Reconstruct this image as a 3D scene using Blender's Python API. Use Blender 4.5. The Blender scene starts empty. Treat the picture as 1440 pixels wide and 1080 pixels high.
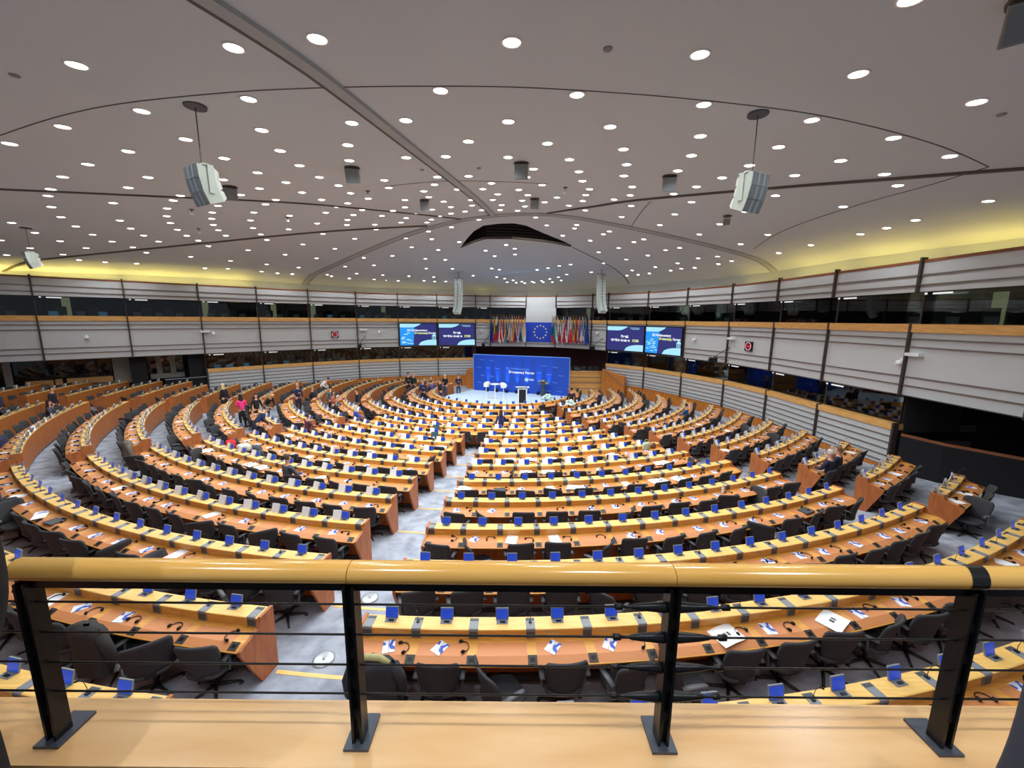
import bpy, bmesh, math, random
from mathutils import Vector, Matrix
from mathutils.geometry import delaunay_2d_cdt
random.seed(7)
sc = bpy.context.scene
C = sc.collection
R = math.radians
sin, cos, pi = math.sin, math.cos, math.pi

# ------------------------------------------------------------------ camera, world, exposure
# the eye stands at the origin on the visitors' gallery; +Y looks towards the rostrum
cam_d = bpy.data.cameras.new('camera'); cam = bpy.data.objects.new('camera', cam_d); C.objects.link(cam)
cam_d.sensor_width = 36.0; cam_d.lens = 551.64 / 1440 * 36; cam_d.clip_start = .02; cam_d.clip_end = 200
PITCH, ROLL = .1644, .0091
cam.matrix_world = Matrix.Rotation(pi / 2 - PITCH, 4, 'X') @ Matrix.Rotation(ROLL, 4, 'Z')
sc.camera = cam
w = bpy.data.worlds.new('world'); sc.world = w; w.use_nodes = True
w.node_tree.nodes['Background'].inputs[0].default_value = (.78, .84, 1, 1)
w.node_tree.nodes['Background'].inputs[1].default_value = .30
vs = sc.view_settings; vs.view_transform = 'Standard'; vs.look = 'None'; vs.gamma = 1; vs.use_curve_mapping = False
vs.exposure = 0.0
LAMP_W = 78.0          # watts of one ceiling downlight
COVE_W = 15.0

# ------------------------------------------------------------------ materials
def new_mat(name):
    m = bpy.data.materials.new(name); m.use_nodes = True
    return m, m.node_tree.nodes, m.node_tree.links, m.node_tree.nodes['Principled BSDF']
def srgb(r, g, b):
    f = lambda c: (c / 255 / 12.92) if c / 255 <= .04045 else ((c / 255 + .055) / 1.055) ** 2.4
    return (f(r), f(g), f(b), 1)
def plain(name, col, rough=.6, metal=0, var=.06, scale=12, spec=.5):
    m, n, l, p = new_mat(name)
    t = n.new('ShaderNodeTexNoise'); t.inputs['Scale'].default_value = scale; t.inputs['Detail'].default_value = 3
    tc = n.new('ShaderNodeTexCoord'); l.new(tc.outputs['Object'], t.inputs['Vector'])
    mx = n.new('ShaderNodeMix'); mx.data_type = 'RGBA'
    mx.inputs[6].default_value = tuple(max(0, c * (1 - var)) for c in col[:3]) + (1,)
    mx.inputs[7].default_value = tuple(min(1, c * (1 + var)) for c in col[:3]) + (1,)
    l.new(t.outputs['Fac'], mx.inputs[0]); l.new(mx.outputs[2], p.inputs['Base Color'])
    p.inputs['Roughness'].default_value = rough; p.inputs['Metallic'].default_value = metal
    p.inputs['Specular IOR Level'].default_value = spec
    return m
def wood(name, c1, c2, rough=.35, scale=(1.5, 18, 18), spec=.5, seams=0):
    m, n, l, p = new_mat(name)
    tc = n.new('ShaderNodeTexCoord'); mp = n.new('ShaderNodeMapping'); mp.inputs['Scale'].default_value = scale
    t = n.new('ShaderNodeTexNoise'); t.inputs['Scale'].default_value = 2.2; t.inputs['Detail'].default_value = 5
    l.new(tc.outputs['Object'], mp.inputs[0]); l.new(mp.outputs[0], t.inputs['Vector'])
    r = n.new('ShaderNodeValToRGB'); r.color_ramp.elements[0].position = .3; r.color_ramp.elements[1].position = .7
    r.color_ramp.elements[0].color = c2; r.color_ramp.elements[1].color = c1
    l.new(t.outputs['Fac'], r.inputs[0]); l.new(r.outputs[0], p.inputs['Base Color'])
    p.inputs['Roughness'].default_value = rough; p.inputs['Specular IOR Level'].default_value = spec
    return m
def emis(name, col, s):
    m, n, l, p = new_mat(name)
    p.inputs['Base Color'].default_value = (0.02, .02, .02, 1)
    p.inputs['Emission Color'].default_value = col; p.inputs['Emission Strength'].default_value = s
    return m
M = {}
M['ledge'] = wood('ledge_wood', srgb(248, 204, 118), srgb(234, 182, 92), .35)
M['top'] = wood('desk_wood', srgb(236, 172, 82), srgb(214, 146, 62), .38)
M['pad'] = plain('brown_desk_pad', srgb(210, 136, 82), .5, var=.05, scale=30)
M['front'] = wood('front_wood', srgb(196, 118, 56), srgb(170, 94, 42), .45, (6, 6, 1.2))
M['side'] = wood('side_wood', srgb(190, 112, 58), srgb(160, 88, 44), .45, (6, 6, 1.2))
M['rail'] = wood('rail_wood', srgb(240, 188, 100), srgb(226, 168, 80), .16, (1, 9, 9), .8)
M['shelf'] = wood('shelf_wood', srgb(236, 192, 136), srgb(222, 172, 112), .25, (1.2, 7, 7), .6)
M['cap'] = wood('cap_wood', srgb(228, 178, 108), srgb(206, 150, 82), .35, (1.2, 1.2, 8))
M['trimred'] = wood('trim_wood', srgb(150, 92, 56), srgb(120, 70, 42), .4, (1, 1, 8))
M['base'] = wood('base_wood', srgb(206, 128, 52), srgb(180, 104, 38), .35, (4, 4, 1))
M['dark'] = plain('dark_grey_plastic', srgb(66, 70, 74), .45)
M['socket'] = plain('socket_grey', srgb(58, 56, 50), .5)
M['consgrey'] = plain('console_grey', srgb(128, 132, 138), .4)
M['chairf'] = plain('chair_fabric', srgb(50, 50, 53), .8, var=.12, scale=40)
M['chairs'] = plain('chair_seat_fabric', srgb(62, 62, 66), .85, var=.12, scale=40)
M['chairm'] = plain('chair_arm_plastic', srgb(84, 86, 90), .4)
M['chairb'] = plain('chair_base_black', srgb(26, 26, 28), .4)
M['black'] = plain('black_metal', srgb(24, 24, 26), .32, .3, .1)
M['blackm'] = plain('black_cloth', srgb(22, 22, 24), .9)
M['steel'] = plain('cable_steel', srgb(48, 46, 46), .35, .8)
M['plate'] = plain('plate_grey', srgb(84, 88, 98), .45, .4)
M['panel'] = plain('gallery_panel_grey', srgb(197, 199, 199), .6, var=.03, scale=1.5)
M['panel2'] = plain('top_panel_grey', srgb(190, 190, 190), .35, var=.04, scale=1.5)
M['slat'] = plain('bronze_slat', srgb(118, 106, 98), .45, .2)
M['mull'] = plain('bronze_mullion', srgb(70, 60, 54), .5, .2)
M['ceil'] = plain('ceiling_paint', srgb(198, 207, 214), .75, var=.02, scale=.6)
M['rib'] = plain('ceiling_rib', srgb(168, 174, 178), .7, var=.03)
M['groove'] = plain('ceiling_groove', srgb(96, 88, 84), .8)
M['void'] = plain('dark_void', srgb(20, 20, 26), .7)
M['louvre'] = plain('louvre', srgb(46, 44, 50), .6)
M['white'] = plain('white_plastic', srgb(236, 238, 238), .45, var=.02)
M['card'] = plain('white_card', srgb(250, 251, 255), .7, var=.01)
M['spk'] = plain('speaker_white', srgb(212, 220, 208), .55, var=.03)
M['grille'] = plain('speaker_grille', srgb(112, 120, 124), .5, var=.1, scale=60)
M['spkd'] = plain('speaker_dark', srgb(140, 136, 132), .7)
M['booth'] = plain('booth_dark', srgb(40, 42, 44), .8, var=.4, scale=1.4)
M['curtain'] = plain('curtain_black', srgb(16, 16, 20), .95)
M['maroon'] = plain('maroon_curtain', srgb(66, 26, 24), .85, var=.1, scale=2)
M['stage'] = plain('stage_carpet', srgb(206, 226, 240), .7, var=.03)
M['euro'] = plain('eu_blue_fabric', srgb(22, 66, 190), .7, var=.03)
M['yellow'] = plain('star_yellow', srgb(240, 226, 150), .6)
M['backdrop'] = plain('backdrop_blue', srgb(20, 74, 190), .5, var=.05, scale=2)
M['marks'] = emis('printed_marks', srgb(150, 190, 250), 0.0); M['marks'] = plain('printed_marks_blue', srgb(110, 160, 240), .6)
M['blue'] = plain('screen_back_blue', srgb(30, 70, 190), .4)
M['skin'] = plain('skin', srgb(214, 160, 132), .55)
M['lamp'] = emis('lamp_glow', (1, .97, .93, 1), 9.0)
M['lamprim'] = plain('lamp_rim', srgb(236, 232, 226), .4)
M['navy'] = emis('screen_navy', srgb(34, 38, 120), .9)
M['sblue'] = emis('screen_bright_blue', srgb(20, 150, 245), 1.0)
M['scyan'] = emis('screen_pale_blue', srgb(170, 232, 255), 1.0)
M['swhite'] = emis('screen_white', srgb(240, 244, 255), 1.1)
M['sgreen'] = emis('screen_yellow_green', srgb(224, 240, 150), 1.0)
M['red'] = emis('clock_red', srgb(236, 60, 74), 1.1)
M['pink'] = emis('clock_pink', srgb(255, 190, 196), 1.1)
M['tally'] = emis('booth_light_white', srgb(240, 240, 240), .9)
M['boothglow'] = emis('booth_doorway_painted_glow', srgb(176, 178, 140), .35)  # door slabs glow in place of lamps inside the booths
M['boothblue'] = emis('lit_booth_screen', srgb(60, 110, 140), .5)
def screen_mat():
    m, n, l, p = new_mat('console_screen_blue')
    tc = n.new('ShaderNodeTexCoord'); s = n.new('ShaderNodeTexNoise'); s.inputs['Scale'].default_value = 9
    l.new(tc.outputs['Object'], s.inputs['Vector'])
    r = n.new('ShaderNodeValToRGB'); r.color_ramp.elements[0].color = srgb(24, 60, 200); r.color_ramp.elements[1].color = srgb(52, 100, 226)
    l.new(s.outputs['Fac'], r.inputs[0]); l.new(r.outputs[0], p.inputs['Emission Color'])
    p.inputs['Emission Strength'].default_value = .55; p.inputs['Base Color'].default_value = srgb(14, 40, 130); p.inputs['Roughness'].default_value = .3
    return m
M['screen'] = screen_mat()
def leaflet_mat():
    m, n, l, p = new_mat('leaflet_print')
    tc = n.new('ShaderNodeTexCoord'); mp = n.new('ShaderNodeMapping'); mp.inputs['Rotation'].default_value = (0, 0, .9)
    t = n.new('ShaderNodeTexNoise'); t.inputs['Scale'].default_value = 9; t.inputs['Detail'].default_value = 1
    l.new(tc.outputs['Object'], mp.inputs[0]); l.new(mp.outputs[0], t.inputs['Vector'])
    r = n.new('ShaderNodeValToRGB'); r.color_ramp.interpolation = 'CONSTANT'
    r.color_ramp.elements[0].color = srgb(54, 92, 196); r.color_ramp.elements[1].position = .46; r.color_ramp.elements[1].color = srgb(232, 238, 250)
    l.new(t.outputs['Fac'], r.inputs[0]); l.new(r.outputs[0], p.inputs['Base Color']); p.inputs['Roughness'].default_value = .5
    return m
M['leaf'] = leaflet_mat()
def floor_mat():
    m, n, l, p = new_mat('grey_carpet')
    tc = n.new('ShaderNodeTexCoord'); t = n.new('ShaderNodeTexNoise'); t.inputs['Scale'].default_value = 3; t.inputs['Detail'].default_value = 6
    l.new(tc.outputs['Object'], t.inputs['Vector'])
    r = n.new('ShaderNodeValToRGB'); r.color_ramp.elements[0].color = srgb(136, 142, 154); r.color_ramp.elements[1].color = srgb(176, 182, 194)
    r.color_ramp.elements[0].position = .35; r.color_ramp.elements[1].position = .65
    l.new(t.outputs['Fac'], r.inputs[0]); l.new(r.outputs[0], p.inputs['Base Color']); p.inputs['Roughness'].default_value = .9
    return m
M['floor'] = floor_mat()
def glass_mat():
    m, n, l, p = new_mat('booth_glass')
    n.remove(p); tr = n.new('ShaderNodeBsdfTransparent'); gl = n.new('ShaderNodeBsdfGlossy'); gl.inputs['Roughness'].default_value = .02
    fr = n.new('ShaderNodeFresnel'); fr.inputs['IOR'].default_value = 1.5
    mx = n.new('ShaderNodeMixShader'); l.new(fr.outputs[0], mx.inputs[0]); l.new(tr.outputs[0], mx.inputs[1]); l.new(gl.outputs[0], mx.inputs[2])
    tr.inputs[0].default_value = (.72, .78, .76, 1); l.new(mx.outputs[0], n['Material Output'].inputs[0])
    return m
M['glass'] = glass_mat()
def cloth(name, rgb): 
    k = 'c_' + name
    if k not in M: M[k] = plain(name + '_cloth', srgb(*rgb), .85, var=.1, scale=20)
    return M[k]

# ------------------------------------------------------------------ mesh helpers
class MB:
    def __init__(s): s.v = []; s.f = []; s.mi = []
    def add(s, vs, fs, m=0):
        b = len(s.v); s.v += [tuple(p) for p in vs]; s.f += [tuple(i + b for i in f) for f in fs]; s.mi += [m] * len(fs)
    def box(s, x0, x1, y0, y1, z0, z1, m=0, T=None):
        vs = [(x, y, z) for z in (z0, z1) for y in (y0, y1) for x in (x0, x1)]
        if T is not None: vs = [T @ Vector(p) for p in vs]
        s.add(vs, [(0, 2, 3, 1), (4, 5, 7, 6), (0, 1, 5, 4), (2, 6, 7, 3), (0, 4, 6, 2), (1, 3, 7, 5)], m)
    def tube(s, pts, rad, n=8, m=0, cap=True):
        pts = [Vector(p) for p in pts]; k = len(pts)
        rad = rad if isinstance(rad, (list, tuple)) else [rad] * k
        rings = []; up = None
        for i, p in enumerate(pts):
            d = (pts[min(i + 1, k - 1)] - pts[max(i - 1, 0)]).normalized()
            if up is None:
                up = Vector((0, 0, 1)) if abs(d.z) < .9 else Vector((1, 0, 0))
            a = d.cross(up).normalized(); b = a.cross(d).normalized(); up = b
            rings.append([p + (a * cos(2 * pi * j / n) + b * sin(2 * pi * j / n)) * rad[i] for j in range(n)])
        vs = [q for r in rings for q in r]; fs = []
        for i in range(k - 1):
            for j in range(n):
                fs.append((i * n + j, i * n + (j + 1) % n, (i + 1) * n + (j + 1) % n, (i + 1) * n + j))
        if cap: fs += [tuple(range(n))[::-1], tuple((k - 1) * n + j for j in range(n))]
        s.add(vs, fs, m)
    def lathe(s, prof, n=16, m=0, T=None, cap=True):
        vs = [Vector((r * cos(2 * pi * j / n), r * sin(2 * pi * j / n), z)) for r, z in prof for j in range(n)]
        if T is not None: vs = [T @ q for q in vs]
        fs = [(i * n + j, i * n + (j + 1) % n, (i + 1) * n + (j + 1) % n, (i + 1) * n + j) for i in range(len(prof) - 1) for j in range(n)]
        if cap: fs += [tuple(range(n))[::-1], tuple((len(prof) - 1) * n + j for j in range(n))]
        s.add(vs, fs, m)
    def grid(s, rows, m=0, flip=False, thick=None):
        k, n = len(rows), len(rows[0]); vs = [q for r in rows for q in r]
        fs = [(i * n + j, i * n + j + 1, (i + 1) * n + j + 1, (i + 1) * n + j) for i in range(k - 1) for j in range(n - 1)]
        if flip: fs = [f[::-1] for f in fs]
        s.add(vs, fs, m)
    def slab(s, rows, off, m=0):
        """closed solid: the grid and the same grid moved by the vectors off(i, j)"""
        k, n = len(rows), len(rows[0])
        A = [Vector(q) for r in rows for q in r]; o = Vector(off) if not callable(off) else None
        B = [A[i] + (o if o is not None else Vector(off(i // n, i % n))) for i in range(len(A))]
        N = len(A); fs = []
        for i in range(k - 1):
            for j in range(n - 1):
                a, b, c, d = i * n + j, i * n + j + 1, (i + 1) * n + j + 1, (i + 1) * n + j
                fs += [(a, b, c, d), (N + d, N + c, N + b, N + a)]
        edge = [(j, j + 1) for j in range(n - 1)] + [((k - 1) * n + j + 1, (k - 1) * n + j) for j in range(n - 1)]
        edge += [((i + 1) * n, i * n) for i in range(k - 1)] + [(i * n + n - 1, (i + 1) * n + n - 1) for i in range(k - 1)]
        fs += [(b, a, N + a, N + b) for a, b in edge]
        s.add(A + B, fs, m)
    def ball(s, c, r, m=0, n=8, k=6, sc=(1, 1, 1)):
        c = Vector(c)
        vs = [c + Vector((0, 0, -r * sc[2]))]
        for i in range(1, k):
            t = -pi / 2 + pi * i / k
            vs += [c + Vector((r * sc[0] * cos(t) * cos(2 * pi * j / n), r * sc[1] * cos(t) * sin(2 * pi * j / n), r * sc[2] * sin(t))) for j in range(n)]
        vs.append(c + Vector((0, 0, r * sc[2])))
        fs = [(0, 1 + (j + 1) % n, 1 + j) for j in range(n)]
        for i in range(k - 2):
            fs += [(1 + i * n + j, 1 + i * n + (j + 1) % n, 1 + (i + 1) * n + (j + 1) % n, 1 + (i + 1) * n + j) for j in range(n)]
        L = len(vs) - 1
        fs += [(L, 1 + (k - 2) * n + j, 1 + (k - 2) * n + (j + 1) % n) for j in range(n)]
        s.add(vs, fs, m)
    def mesh(s, name, mats, smooth=False, off=(0, 0, 0)):
        me = bpy.data.meshes.new(name)
        ox, oy, oz = off
        me.from_pydata([(x - ox, y - oy, z - oz) for x, y, z in s.v], [], s.f)
        for m in mats: me.materials.append(m)
        me.polygons.foreach_set('material_index', s.mi)
        if smooth: me.polygons.foreach_set('use_smooth', [True] * len(s.f))
        me.update(); return me
    def build(s, name, mats, parent=None, loc=None, smooth=False, rz=0):
        """verts are in world space unless loc is given (then local to loc / parent)"""
        if not isinstance(mats, (list, tuple)): mats = [mats]
        off = (0, 0, 0)
        if loc is None and parent is not None:
            q = Vector((0, 0, 0)); p_ = parent
            while p_ is not None: q += Vector(p_.location); p_ = p_.parent
            off = tuple(q)
        if loc is None and parent is None:
            n = max(1, len(s.v)); off = (sum(p[0] for p in s.v) / n, sum(p[1] for p in s.v) / n, min(p[2] for p in s.v))
            o = obj(name, s.mesh(name, mats, smooth, off), None, off)
            return o
        return obj(name, s.mesh(name, mats, smooth, off), parent, loc or (0, 0, 0), rz)
def obj(name, data, parent=None, loc=(0, 0, 0), rz=0):
    o = bpy.data.objects.new(name, data); C.objects.link(o); o.location = loc
    if rz: o.rotation_euler = (0, 0, rz)
    if parent: o.parent = parent
    return o
def tag(o, label=None, cat=None, group=None, kind=None):
    if label: o['label'] = label
    if cat: o['category'] = cat
    if group: o['group'] = group
    if kind: o['kind'] = kind
    return o
def thing(name, loc, label, cat, group=None, rz=0):
    o = bpy.data.objects.new(name, None); C.objects.link(o); o.location = loc; o.rotation_euler = (0, 0, rz)
    o.empty_display_size = .1
    return tag(o, label, cat, group)
def struct(name, mb, mats, parent=None, smooth=False):
    o = mb.build(name, mats, parent, smooth=smooth)
    if parent is None: o['kind'] = 'structure'
    return o
KIDS = {}
def proto(parts):      # parts: list of (name, mesh, loc, [(subname, mesh, loc)])
    return parts
def stamp(parts, parent):
    """copies of the parts of one thing, sharing their meshes"""
    for nm, me, loc, subs in parts:
        o = obj(nm, me, parent, loc)
        for sn, sm, sl in subs: obj(sn, sm, o, sl)
def ordn(n):
    return '%d%s' % (n, 'th' if 10 <= n % 100 <= 20 else {1: 'st', 2: 'nd', 3: 'rd'}.get(n % 10, 'th'))
def text_mesh(s, size, bold=0.0, align='LEFT'):
    cu = bpy.data.curves.new('t', 'FONT'); cu.body = s; cu.size = size; cu.align_x = align; cu.offset = bold; cu.extrude = .002
    o = bpy.data.objects.new('t', cu); C.objects.link(o)
    dg = bpy.context.evaluated_depsgraph_get(); me = bpy.data.meshes.new_from_object(o.evaluated_get(dg))
    bpy.data.objects.remove(o); return me

# ------------------------------------------------------------------ the plan of the hall
CX, CY, R1, PITCHR, H1, SL = -.63, 28.36, 23.6, 1.438, 4.03, .109   # desk rows are arcs about (CX, CY)
def row_r(i): return R1 - PITCHR * i
def row_floor(i): return -(H1 + SL * min(i, 10)) - .93
def floor_z(x, y):
    i = (R1 - math.hypot(x - CX, y - CY)) / PITCHR
    return row_floor(min(i, 10))
def pol(r, a): return (CX + r * sin(a), CY - r * cos(a))
P = [(13.9, 3.6), (13.6, 6.8), (13.5, 10.0), (13.4, 13.3), (13.2, 16.5), (13.1, 19.8), (12.6, 23.0), (11.4, 26.1), (9.9, 29.2),
     (7.6, 31.7), (6.6, 33.0), (3.8, 35.0), (1.2, 35.6), (-2.0, 35.6), (-3.3, 35.5), (-6.6, 34.8), (-9.8, 34.0), (-12.8, 32.6),
     (-15.6, 30.5), (-18.1, 28.3), (-20.4, 26.0), (-22.9, 23.6), (-25.4, 21.2), (-27.9, 18.8), (-30.4, 16.4)]
NR, NB0, NB1 = 3, 9, 14     # first panel with a lower gallery; centre bays
def outn(k):
    (x0, y0), (x1, y1) = P[k], P[k + 1]; dx, dy = x1 - x0, y1 - y0; L = math.hypot(dx, dy)
    return (dy / L, -dx / L)
def pn(k):   # averaged outward normal at seam k
    a = outn(max(0, k - 1)); b = outn(min(len(P) - 2, k)); x, y = a[0] + b[0], a[1] + b[1]; L = math.hypot(x, y)
    return (x / L, y / L)
def off(k, d): n = pn(k); return (P[k][0] + n[0] * d, P[k][1] + n[1] * d)
def wall_dist(x, y):
    best = 1e9
    for k in range(len(P) - 1):
        (x0, y0), (x1, y1) = P[k], P[k + 1]; dx, dy = x1 - x0, y1 - y0
        t = max(0, min(1, ((x - x0) * dx + (y - y0) * dy) / (dx * dx + dy * dy)))
        d = math.hypot(x - x0 - t * dx, y - y0 - t * dy); n = outn(k)
        if (x - x0) * n[0] + (y - y0) * n[1] > 0 and d < 3: d = -d
        if abs(d) < abs(best): best = d
    return best
HX, HY = .8, 19.0
def ceil_z(x, y):
    ax = 24 if x < HX else 13.5
    z = 2.9 + 1.8 * (1 - math.sqrt(((x - HX) / ax) ** 2 + ((y - HY) / 17.5) ** 2 + .01)); d = wall_dist(x, y)
    return z - (.42 * ((1.1 - max(d, -.75)) / 1.85) ** 2 if d < 1.1 else 0)

# ------------------------------------------------------------------ large structure: floor
mb = MB(); angs = [R(a) for a in range(-150, 181, 6)] ; angs = [R(a) for a in range(-180, 180, 6)]
radii = [0, 3, 6, row_r(10)] + [row_r(i) for i in range(9, -8, -1)] + [38]
vs = []; n = len(angs)
for r in radii:
    for a in angs: x, y = pol(r, a); vs.append((x, y, floor_z(x, y)))
fs = [(i * n + j, i * n + (j + 1) % n, (i + 1) * n + (j + 1) % n, (i + 1) * n + j) for i in range(len(radii) - 1) for j in range(n)]
mb.add(vs, [f[::-1] for f in fs]); struct('floor', mb, M['floor'])

# ------------------------------------------------------------------ ceiling: shallow shell with a louvred opening
hole = [(-3.13, 24.07), (-2.75, 22.9), (-2.4, 21.9), (-2.0, 20.86), (-1.44, 19.94), (-.7, 19.7), (0, 19.7), (.62, 20.09), (1.58, 21.31), (2.64, 22.36), (3.3, 23.15),
        (3.31, 23.45), (1.7, 22.9), (-.07, 22.41), (-1.5, 22.34), (-2.1, 22.9)]
edge = [(15.5, 1.0)] + [off(k, .75) for k in range(len(P))] + [(-31.5, 14), (-31.5, 1.0)]
def inside(x, y, poly):
    c = False; j = len(poly) - 1
    for i in range(len(poly)):
        if (poly[i][1] > y) != (poly[j][1] > y) and x < (poly[j][0] - poly[i][0]) * (y - poly[i][1]) / (poly[j][1] - poly[i][1]) + poly[i][0]: c = not c
        j = i
    return c
pts = list(edge) + list(hole); ne, nh = len(edge), len(hole)
for d_ in (.25, -.25, -.75):
    for k in range(len(P) - 1):
        a, b = off(k, d_), off(k + 1, d_)
        for t_ in (0, .5): pts.append((a[0] + (b[0] - a[0]) * t_, a[1] + (b[1] - a[1]) * t_))
for ix in range(-31, 16):
    for iy in range(1, 37):
        x, y = ix + .5 * (iy % 2) * .0 + .13, iy + .57
        if inside(x, y, edge) and wall_dist(x, y) > 1.1 and not inside(x, y, hole) and min(math.hypot(x - q[0], y - q[1]) for q in pts[:ne + nh]) > .45: pts.append((x, y))
res = delaunay_2d_cdt([Vector(p) for p in pts], [], [list(range(ne)), list(range(ne, ne + nh))[::1]], 0, 1e-5)
mb = MB(); vv = [(p.x, p.y, ceil_z(p.x, p.y)) for p in res[0]]
ff = []
for f in res[2]:
    cx = sum(res[0][i].x for i in f) / len(f); cy = sum(res[0][i].y for i in f) / len(f)
    if inside(cx, cy, edge) and not inside(cx, cy, hole): ff.append(tuple(f)[::-1])
mb.add(vv, ff); ceiling = struct('ceiling', mb, M['ceil'], smooth=True)
# opening: dark shaft with louvres above the ceiling
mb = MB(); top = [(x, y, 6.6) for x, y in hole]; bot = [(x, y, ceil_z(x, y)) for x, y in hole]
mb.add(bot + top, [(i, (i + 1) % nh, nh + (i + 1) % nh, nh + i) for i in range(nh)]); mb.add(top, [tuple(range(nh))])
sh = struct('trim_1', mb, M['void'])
mb = MB()
for z in (4.5, 4.66, 4.82, 4.98, 5.14, 5.3, 5.46):
    for i in list(range(0, nh)):
        a, b = hole[i], hole[(i + 1) % nh]
        for q, w_ in ((a, b),):
            cx_, cy_ = .2, 22.0
            ia = (a[0] + (cx_ - a[0]) * .05, a[1] + (cy_ - a[1]) * .05); ib = (b[0] + (cx_ - b[0]) * .05, b[1] + (cy_ - b[1]) * .05)
            mb.add([(a[0], a[1], z), (b[0], b[1], z), (ib[0], ib[1], z + .02), (ia[0], ia[1], z + .02), (a[0], a[1], z + .03), (b[0], b[1], z + .03), (ib[0], ib[1], z + .05), (ia[0], ia[1], z + .05)],
                   [(0, 1, 2, 3), (7, 6, 5, 4), (2, 3, 7, 6)])
mb.build('louvre_rail', M['louvre'], sh)
mb = MB()   # far-edge upstand of the lower shell, lamplight put into its white colour
e = [hole[i] for i in (0, 15, 14, 13, 12, 11)]
for a, b in zip(e, e[1:]):
    mb.add([(a[0], a[1], ceil_z(*a) - .02), (b[0], b[1], ceil_z(*b) - .02), (b[0], b[1], ceil_z(*b) + .13), (a[0], a[1], ceil_z(*a) + .13),
            (a[0], a[1] + .1, ceil_z(*a) - .02), (b[0], b[1] + .1, ceil_z(*b) - .02), (b[0], b[1] + .1, ceil_z(*b) + .13), (a[0], a[1] + .1, ceil_z(*a) + .13)],
           [(0, 1, 2, 3), (7, 6, 5, 4), (3, 2, 6, 7), (1, 0, 4, 5)])
mb.build('upstand', M['white'], sh)

def smooth_line(pl, k=5):
    out = []
    for i in range(len(pl) - 1):
        p0 = pl[max(0, i - 1)]; p1, p2 = pl[i], pl[i + 1]; p3 = pl[min(len(pl) - 1, i + 2)]
        for s in range(k):
            t = s / k
            out.append(tuple(.5 * (2 * p1[j] + (p2[j] - p0[j]) * t + (2 * p0[j] - 5 * p1[j] + 4 * p2[j] - p3[j]) * t * t + (3 * p1[j] - p0[j] - 3 * p2[j] + p3[j]) * t ** 3) for j in (0, 1)))
    return out + [pl[-1]]
def strip(mb, pl, w0, drop, m=0, side=0):
    pl = smooth_line(pl); k = len(pl); L, Rr = [], []
    for i in range(k):
        a, b = pl[max(0, i - 1)], pl[min(k - 1, i + 1)]; dx, dy = b[0] - a[0], b[1] - a[1]; l = math.hypot(dx, dy) or 1
        nx, ny = -dy / l, dx / l
        q = [(pl[i][0] + nx * (side + w0 / 2 * s), pl[i][1] + ny * (side + w0 / 2 * s)) for s in (-1, 1)]
        L.append(q[0]); Rr.append(q[1])
    rows = [[(p[0], p[1], ceil_z(*p) - drop), (q[0], q[1], ceil_z(*q) - drop)] for p, q in zip(L, Rr)]
    mb.slab(rows, (0, 0, drop + .05), m)
nt = 2
def rib(lines, mat, name=None):
    global nt
    mb = MB()
    for pl, w0, drop, m, sd in lines: strip(mb, pl, w0, drop, m, sd)
    o = struct('trim_%d' % nt, mb, mat); nt += 1; return o
rib1 = [(-3.3, 3.9), (-3.15, 4.4), (-2.73, 5.92), (-2.31, 8.5), (-1.91, 11.02), (-1.6, 12.98), (-1.24, 15.32), (-.9, 17.9)]
rib([(rib1, .20, .06, 0, 0), (rib1, .05, .065, 1, .12)], [M['rib'], M['groove']])
arch = [(-18.2, 33.2), (-11.83, 26.87), (-5.97, 21.32), (-3.78, 19.59), (-2.3, 18.65), (-.69, 18.05), (.55, 17.86), (1.78, 17.85), (3.0, 17.95), (5.67, 18.49), (9.41, 19.5), (14.2, 21.3)]
rib([(arch, .36, .05, 0, 0), (arch, .04, .055, 1, .19)], [M['rib'], M['groove']])
rib([([(12.6, 6.2), (10.06, 8.35), (8.62, 9.69), (7.09, 11.09), (4.22, 13.94), (2.9, 15.74), (1.44, 17.6)], .1, .05, 0, 0)], [M['groove']])
rib([([(-16.5, 9.9), (-13.8, 11.24), (-10.55, 12.83), (-7.44, 14.41), (-4.63, 16.65), (-2.3, 18.55)], .08, .04, 0, 0)], [M['groove']])
rib([([(-26.68, 21.11), (-20.35, 20.42), (-14.47, 19.77), (-8.92, 19.2), (-4.04, 19.35)], .12, .05, 0, 0)], [M['groove']])
rib([([(-13.5, 9.6), (-9.65, 8.01), (-6.89, 7.04), (-4.59, 6.62), (-3.0, 6.48), (-1.51, 6.44), (-.04, 6.46), (1.36, 6.59), (2.95, 6.77), (4.86, 7.04), (6.59, 7.46), (8.15, 7.95), (9.53, 8.5)], .016, .01, 0, 0),
     ([(9.53, 8.5), (9.71, 9.93), (9.79, 12.0), (10.22, 15.69), (11.17, 19.02)], .025, .01, 0, 0),
     ([(-3.95, 12.76), (-2.56, 12.35), (-1.71, 12.23), (-.47, 12.36), (1.01, 12.61)], .025, .01, 0, 0),
     ([(4.62, 14.08), (4.87, 15.98), (5.21, 18.21)], .03, .01, 0, 0)], [M['groove']])
rib([([(3.4, 23.5), (6.63, 27.35), (8.44, 30.28), (11.0, 33.7)], .06, .02, 0, 0)], [M['groove']])

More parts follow.
